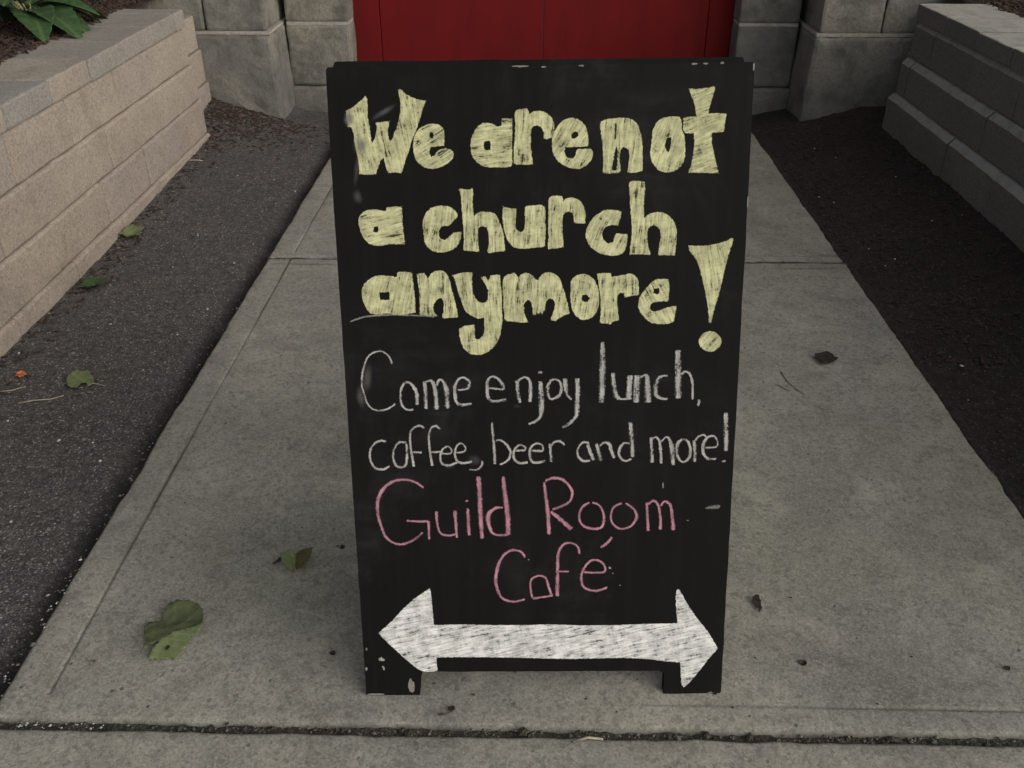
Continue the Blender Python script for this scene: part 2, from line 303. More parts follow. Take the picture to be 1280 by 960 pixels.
# chalk lettering, in millimetres on the face of the board (x from its middle, z from its foot)
FILLED = [('W','y',-10,[[(-264.5,992.9),(-262.2,986.9),(-262.8,961.4),(-260.6,947.9),(-259.9,935.6),(-258.3,924.5),(-252.7,935.6),(-250.4,947.9),(-252.5,954.0),(-245.1,954.7),(-240.7,955.7),(-231.5,955.7),(-233.4,947.9),(-234.7,938.0),(-232.6,928.1),(-229.4,929.4),(-223.8,942.9),(-216.9,960.1),(-215.0,977.1),(-215.9,988.0),(-218.5,1000.1),(-215.5,1000.8),(-206.9,994.0),(-197.0,988.0),(-185.7,985.1),(-177.4,984.3),(-182.2,974.7),(-186.4,960.0),(-193.2,942.9),(-200.1,928.1),(-205.7,910.7),(-211.3,898.2),(-215.7,881.9),(-226.0,882.7),(-236.9,881.7),(-239.8,893.3),(-242.7,903.3),(-245.9,900.8),(-251.6,888.3),(-254.5,880.2),(-264.8,879.5),(-279.0,880.3),(-279.3,890.8),(-281.4,910.8),(-284.6,925.8),(-284.1,935.6),(-287.4,946.7),(-292.4,948.0),(-294.4,960.2),(-294.4,970.0),(-284.8,974.8),(-275.6,982.1),(-269.0,986.9)]]),('e','y',60,[[(-199.0,920.7),(-197.4,933.0),(-190.7,944.1),(-181.6,950.2),(-167.5,952.7),(-157.4,950.2),(-151.9,942.8),(-152.2,930.5),(-152.9,920.6),(-164.4,919.9),(-173.5,918.1),(-174.9,910.7),(-172.5,905.7),(-167.3,906.9),(-163.8,912.6),(-158.1,917.1),(-147.8,917.6),(-139.7,913.1),(-138.3,908.1),(-143.1,899.4),(-153.5,891.9),(-166.5,888.1),(-179.4,888.2),(-189.5,893.7),(-197.0,903.2)],[(-172.9,939.2),(-169.1,939.2),(-167.4,935.5),(-169.3,931.3),(-173.1,931.8),(-174.6,935.5)]]),('a','y',85,[[(-114.9,917.0),(-113.2,932.9),(-107.2,945.2),(-98.0,953.1),(-88.9,954.0),(-79.8,951.3),(-73.5,947.8),(-69.3,949.5),(-68.9,959.2),(-63.4,959.5),(-52.9,958.8),(-52.9,938.1),(-53.5,916.9),(-52.9,897.3),(-55.3,891.0),(-63.6,889.7),(-73.8,890.1),(-83.9,889.2),(-96.8,891.1),(-105.9,897.3),(-113.2,906.3)],[(-93.7,926.7),(-86.4,927.9),(-85.1,923.1),(-85.6,915.1),(-92.0,913.9),(-95.2,919.6)]]),('r','y',5,[[(-49.8,968.7),(-45.2,972.2),(-32.5,973.9),(-29.8,971.3),(-28.0,966.1),(-21.6,969.9),(-10.8,970.4),(0.2,965.2),(6.6,957.3),(8.5,948.6),(6.3,934.5),(2.3,930.1),(-8.3,930.1),(-6.8,934.5),(-8.4,943.3),(-14.3,949.1),(-19.7,949.1),(-25.2,945.1),(-26.0,938.1),(-26.0,920.4),(-24.1,906.1),(-22.2,894.0),(-36.0,893.3),(-50.7,894.0),(-51.6,906.2),(-50.3,929.3),(-48.9,946.9),(-49.8,960.9)]]),('e','y',30,[[(4.3,920.3),(5.0,932.7),(9.5,945.0),(18.5,955.5),(29.3,960.4),(40.2,959.9),(51.3,952.9),(57.0,941.5),(58.8,923.8),(58.4,919.4),(40.9,918.9),(24.4,918.2),(23.3,911.4),(26.5,904.3),(33.9,902.1),(39.7,906.0),(40.5,913.2),(41.9,915.8),(63.0,916.7),(65.9,911.3),(64.3,900.6),(56.2,891.7),(47.0,887.2),(34.1,887.8),(23.0,891.7),(12.8,898.9),(6.2,909.7)],[(36.9,940.6),(42.4,939.7),(43.4,935.3),(38.9,930.9),(33.8,931.3),(33.0,935.3)]]),('n','y',3,[[(73.6,953.5),(83.2,958.4),(95.9,959.6),(101.0,960.8),(118.8,959.6),(129.3,952.2),(134.8,939.9),(138.0,922.6),(138.8,900.2),(139.9,885.1),(129.2,881.3),(116.7,882.1),(118.3,897.7),(119.2,910.2),(115.1,917.7),(108.6,918.2),(105.0,912.7),(104.8,900.2),(107.2,882.1),(95.6,880.6),(80.0,881.4),(80.8,900.3),(79.1,920.2),(76.0,940.0)],[(96.4,952.3),(98.4,952.3),(98.5,930.1),(96.7,930.1)],[(97.8,912.7),(100.1,920.2),(102.0,907.7),(100.1,885.1),(93.3,886.4),(95.1,897.7)]]),('o','y',20,[[(148.8,910.1),(150.8,925.1),(151.4,942.4),(157.3,954.6),(167.2,960.7),(182.4,962.4),(191.4,960.7),(194.4,952.1),(194.1,942.3),(198.4,937.4),(201.1,920.0),(200.8,900.0),(193.6,887.5),(180.9,882.0),(170.6,882.0),(160.0,886.3),(151.8,897.6)],[(173.1,931.2),(179.2,931.7),(179.2,920.0),(176.3,911.6),(171.7,915.8),(171.0,925.0)]]),('t','y',70,[[(201.4,1000.2),(221.2,1000.2),(240.7,1004.3),(238.1,991.0),(233.9,976.5),(231.9,966.3),(243.3,966.7),(258.2,965.5),(257.0,952.0),(256.4,940.2),(238.6,938.5),(239.3,924.9),(244.3,905.0),(252.2,881.1),(230.2,881.1),(205.5,881.9),(210.2,892.5),(212.1,905.0),(213.7,925.0),(211.7,937.8),(198.9,937.8),(195.6,942.3),(195.7,952.1),(195.7,961.2),(214.3,961.9),(210.9,979.0),(205.2,991.1)]]),('a','y',75,[[(-284.2,810.7),(-282.3,819.6),(-273.0,827.8),(-259.5,829.8),(-250.6,828.3),(-242.4,826.5),(-240.0,832.7),(-229.6,833.6),(-217.7,833.6),(-217.6,816.5),(-216.4,798.7),(-215.0,777.8),(-227.1,777.2),(-237.6,777.8),(-252.8,774.2),(-267.8,776.4),(-277.8,786.9),(-282.4,798.8)],[(-260.6,803.2),(-254.6,803.8),(-254.9,795.5),(-261.5,795.8)]]),('c','y',10,[[(-188.1,804.6),(-187.9,812.0),(-182.1,825.3),(-173.0,832.6),(-161.0,834.9),(-146.2,834.0),(-135.9,825.2),(-134.5,817.8),(-142.1,811.0),(-148.3,803.9),(-158.7,804.5),(-164.3,795.6),(-162.1,786.6),(-154.7,783.6),(-147.0,789.6),(-140.9,795.5),(-128.9,796.1),(-130.6,786.6),(-135.3,774.6),(-146.0,767.1),(-162.6,764.1),(-177.6,768.1),(-185.8,779.2),(-186.6,792.7)]]),('h','y',2,[[(-133.1,859.5),(-125.7,859.5),(-120.1,857.7),(-111.7,860.4),(-111.3,850.4),(-112.1,832.1),(-110.4,818.3),(-106.6,823.8),(-100.1,826.2),(-83.3,825.6),(-75.8,819.1),(-72.2,809.9),(-68.4,802.5),(-66.6,793.2),(-64.8,778.2),(-63.9,766.9),(-74.3,766.0),(-89.4,763.6),(-91.6,766.0),(-88.9,778.2),(-88.8,791.3),(-91.9,802.5),(-98.4,804.0),(-104.1,801.6),(-105.1,795.1),(-104.3,778.3),(-103.5,765.5),(-115.8,766.7),(-128.0,767.4),(-126.5,778.3),(-126.6,797.0),(-128.2,813.7),(-128.9,832.1),(-129.9,846.8)]]),('u','y',4,[[(-67.4,833.8),(-60.9,831.1),(-46.9,829.8),(-47.8,817.2),(-48.8,804.3),(-46.9,798.7),(-41.3,795.3),(-36.6,797.7),(-34.7,804.2),(-34.4,815.4),(-34.8,833.8),(-25.5,834.7),(-10.6,835.6),(-4.0,832.8),(-3.9,817.1),(-3.2,798.6),(-4.1,772.4),(-15.8,772.5),(-27.1,770.6),(-36.5,770.2),(-47.8,770.6),(-57.3,777.2),(-62.5,785.7),(-65.7,796.9),(-67.5,806.2),(-68.4,821.0)]]),('r','y',0,[[(-0.3,839.2),(2.4,847.4),(11.6,849.8),(21.0,848.0),(22.5,841.0),(26.6,845.6),(35.9,846.8),(45.2,843.7),(52.8,835.4),(56.8,824.4),(56.2,807.4),(47.7,807.8),(38.3,808.7),(38.2,817.1),(35.3,824.4),(29.7,825.4),(23.5,822.6),(21.4,813.4),(22.0,798.6),(23.3,785.5),(23.8,772.0),(12.5,770.9),(0.9,769.0),(-0.3,774.3),(1.0,789.3),(-0.0,804.2),(0.4,822.7)]]),('c','y',25,[[(56.0,789.2),(58.7,804.1),(68.8,818.8),(80.6,826.2),(92.5,829.1),(110.5,826.1),(109.3,818.8),(105.2,804.0),(97.7,805.5),(87.2,804.0),(81.4,795.1),(83.2,784.6),(90.9,777.7),(98.4,780.1),(100.2,789.1),(102.5,793.5),(120.0,792.0),(119.6,777.0),(115.5,763.5),(103.5,759.0),(88.3,759.6),(73.1,765.1),(61.4,775.7)]]),('h','y',3,[[(119.0,867.9),(127.0,870.8),(143.3,869.0),(143.9,853.9),(143.0,836.4),(144.4,815.7),(149.6,821.6),(161.4,825.2),(173.4,824.0),(184.2,817.1),(192.2,806.7),(194.4,791.9),(193.7,773.9),(192.8,759.4),(179.2,760.3),(167.1,759.5),(168.0,773.9),(170.4,788.9),(166.9,800.9),(159.2,805.3),(151.8,802.4),(149.2,791.9),(151.4,774.0),(156.4,760.4),(139.7,761.9),(124.0,760.5),(124.7,777.0),(126.5,795.0),(124.2,818.7),(121.4,842.3)]]),('a','y',15,[[(-284.6,703.4),(-281.0,715.7),(-269.9,726.4),(-257.6,731.0),(-239.4,730.0),(-228.8,727.8),(-228.5,735.5),(-214.9,736.0),(-205.8,734.8),(-203.9,717.0),(-202.4,695.5),(-202.2,673.1),(-217.0,670.0),(-230.9,668.2),(-244.6,672.3),(-260.1,669.2),(-273.8,671.4),(-280.8,686.4)],[(-255.9,704.2),(-241.2,704.8),(-241.6,693.1),(-256.3,692.8)]]),('n','y',3,[[(-198.9,732.3),(-187.6,734.8),(-181.7,726.2),(-175.4,735.3),(-161.7,739.0),(-151.2,732.2),(-147.0,713.8),(-141.3,692.2),(-136.5,665.7),(-149.5,664.2),(-161.8,663.6),(-159.0,679.8),(-158.2,689.2),(-162.6,695.4),(-168.8,693.8),(-175.2,683.0),(-173.9,673.6),(-167.9,667.4),(-183.3,666.8),(-196.1,669.0),(-195.6,689.2),(-195.9,710.9)]]),('y','y',-4,[[(-145.2,730.3),(-128.0,735.0),(-113.7,735.0),(-114.9,720.7),(-114.1,705.3),(-109.5,693.7),(-101.9,687.8),(-94.2,688.8),(-92.3,691.7),(-90.3,699.4),(-91.2,709.1),(-95.9,718.7),(-101.9,727.3),(-94.8,729.2),(-90.1,722.5),(-86.3,730.2),(-72.0,731.7),(-71.1,718.6),(-68.9,699.4),(-69.4,680.0),(-67.9,662.4),(-70.5,642.7),(-76.4,624.9),(-87.2,613.0),(-98.9,606.6),(-110.6,604.7),(-122.2,608.1),(-130.8,618.1),(-135.4,633.0),(-136.1,646.9),(-127.4,652.4),(-111.9,653.7),(-111.1,642.9),(-111.2,633.0),(-106.4,630.0),(-98.6,636.9),(-96.5,646.8),(-97.3,664.4),(-104.1,662.5),(-113.7,665.5),(-125.1,673.3),(-130.7,686.0),(-134.3,697.6),(-138.8,713.1),(-141.8,726.5)]]),('m','y',4,[[(-68.0,726.3),(-61.5,731.1),(-50.1,734.3),(-44.4,728.2),(-34.9,734.8),(-25.4,732.9),(-17.8,724.3),(-14.0,723.3),(-8.3,732.8),(3.1,735.7),(14.5,730.9),(20.3,722.3),(26.3,704.9),(31.3,687.5),(35.4,670.9),(24.9,667.1),(15.3,661.2),(13.4,658.3),(3.8,661.2),(9.4,672.0),(12.2,683.7),(10.2,691.4),(5.4,694.4),(-0.4,691.5),(-3.2,683.7),(-3.1,674.0),(-6.0,674.4),(-7.9,667.7),(-10.2,673.0),(-12.7,667.7),(-15.2,673.0),(-17.5,668.2),(-22.3,670.1),(-23.3,681.8),(-25.3,690.6),(-30.1,692.5),(-34.8,687.7),(-35.8,679.9),(-33.8,668.2),(-29.0,657.4),(-38.6,656.1),(-52.1,658.4),(-65.6,659.5),(-66.5,670.2),(-67.4,689.7),(-68.5,709.0)]]),('o','y',6,[[(35.3,722.3),(41.2,728.3),(48.0,731.8),(56.5,732.6),(66.0,728.3),(73.0,721.4),(76.5,714.1),(79.5,702.3),(80.2,688.4),(78.0,676.1),(71.7,665.6),(63.1,661.2),(54.5,660.3),(46.6,663.9),(39.5,672.7),(35.9,685.0),(34.8,698.9),(35.9,712.8)],[(54.1,699.8),(60.6,700.1),(64.5,695.4),(62.9,689.8),(57.4,688.4),(53.2,691.9),(53.1,696.8)]]),('r','y',0,[[(72.8,732.6),(83.9,733.4),(96.7,733.7),(97.7,727.3),(104.5,729.1),(116.5,730.7),(126.7,733.3),(135.4,728.1),(139.1,721.2),(140.7,699.0),(131.3,698.4),(117.6,695.2),(117.4,702.2),(110.5,702.2),(107.2,697.0),(108.5,681.3),(110.9,660.2),(101.4,657.5),(98.0,653.1),(91.0,654.9),(80.6,655.0),(82.1,665.5),(82.6,681.4),(81.3,698.8),(77.8,714.4),(77.2,726.5)]]),('e','y',-30,[[(139.0,684.7),(140.1,693.4),(144.9,702.1),(153.1,712.5),(159.7,720.3),(168.1,724.6),(184.5,723.7),(186.7,712.5),(186.3,702.0),(185.9,689.8),(173.0,689.0),(161.0,687.3),(157.8,681.2),(159.4,675.0),(168.5,673.8),(177.0,677.6),(183.8,680.2),(198.4,682.8),(198.0,672.3),(195.2,656.4),(184.9,653.8),(169.3,653.3),(158.7,656.5),(149.8,663.6),(143.5,670.7),(140.3,677.7)],[(162.7,709.0),(170.5,709.4),(171.9,703.8),(168.6,700.0),(162.6,702.6)]]),('exclamation_mark','y',-12,[[(212.3,775.3),(223.9,773.8),(245.0,775.3),(264.3,779.7),(279.0,786.6),(280.2,782.1),(275.7,767.7),(270.9,746.5),(266.5,719.0),(261.8,694.3),(257.9,681.9),(255.7,666.3),(253.2,655.3),(249.1,656.9),(248.3,672.5),(243.4,694.4),(237.4,719.1),(230.0,743.5),(221.6,758.7),(213.7,766.3)]]),('exclamation_dot','y',40,[[(271.4,626.1),(270.0,618.8),(265.3,612.9),(258.2,609.7),(250.1,609.7),(242.7,613.0),(237.4,619.0),(235.3,626.4),(236.8,633.7),(241.5,639.5),(248.6,642.6),(256.6,642.5),(264.0,639.1),(269.3,633.2)]]),('arrow','a',76,[[(-192.2,205.1),(-190.5,196.6),(-188.5,169.4),(-186.6,135.7),(-146.7,137.1),(-91.7,135.3),(-36.6,135.0),(-17.4,135.5),(13.3,136.3),(68.4,133.9),(123.5,134.3),(178.6,136.5),(225.4,137.5),(221.2,167.5),(219.8,197.9),(223.8,201.5),(228.0,197.8),(240.1,173.5),(260.9,142.9),(278.7,121.2),(297.2,88.4),(281.6,68.0),(266.2,42.8),(250.5,20.5),(242.5,12.5),(237.4,19.0),(235.5,39.8),(233.1,62.0),(209.3,63.7),(181.2,68.5),(139.3,71.3),(97.5,70.5),(41.9,69.2),(-11.1,71.1),(-36.5,72.1),(-120.0,73.8),(-183.9,73.5),(-183.1,46.6),(-192.9,45.7),(-209.7,45.2),(-231.4,64.3),(-258.2,92.6),(-282.0,120.1),(-256.3,145.2),(-227.8,178.7)]])]
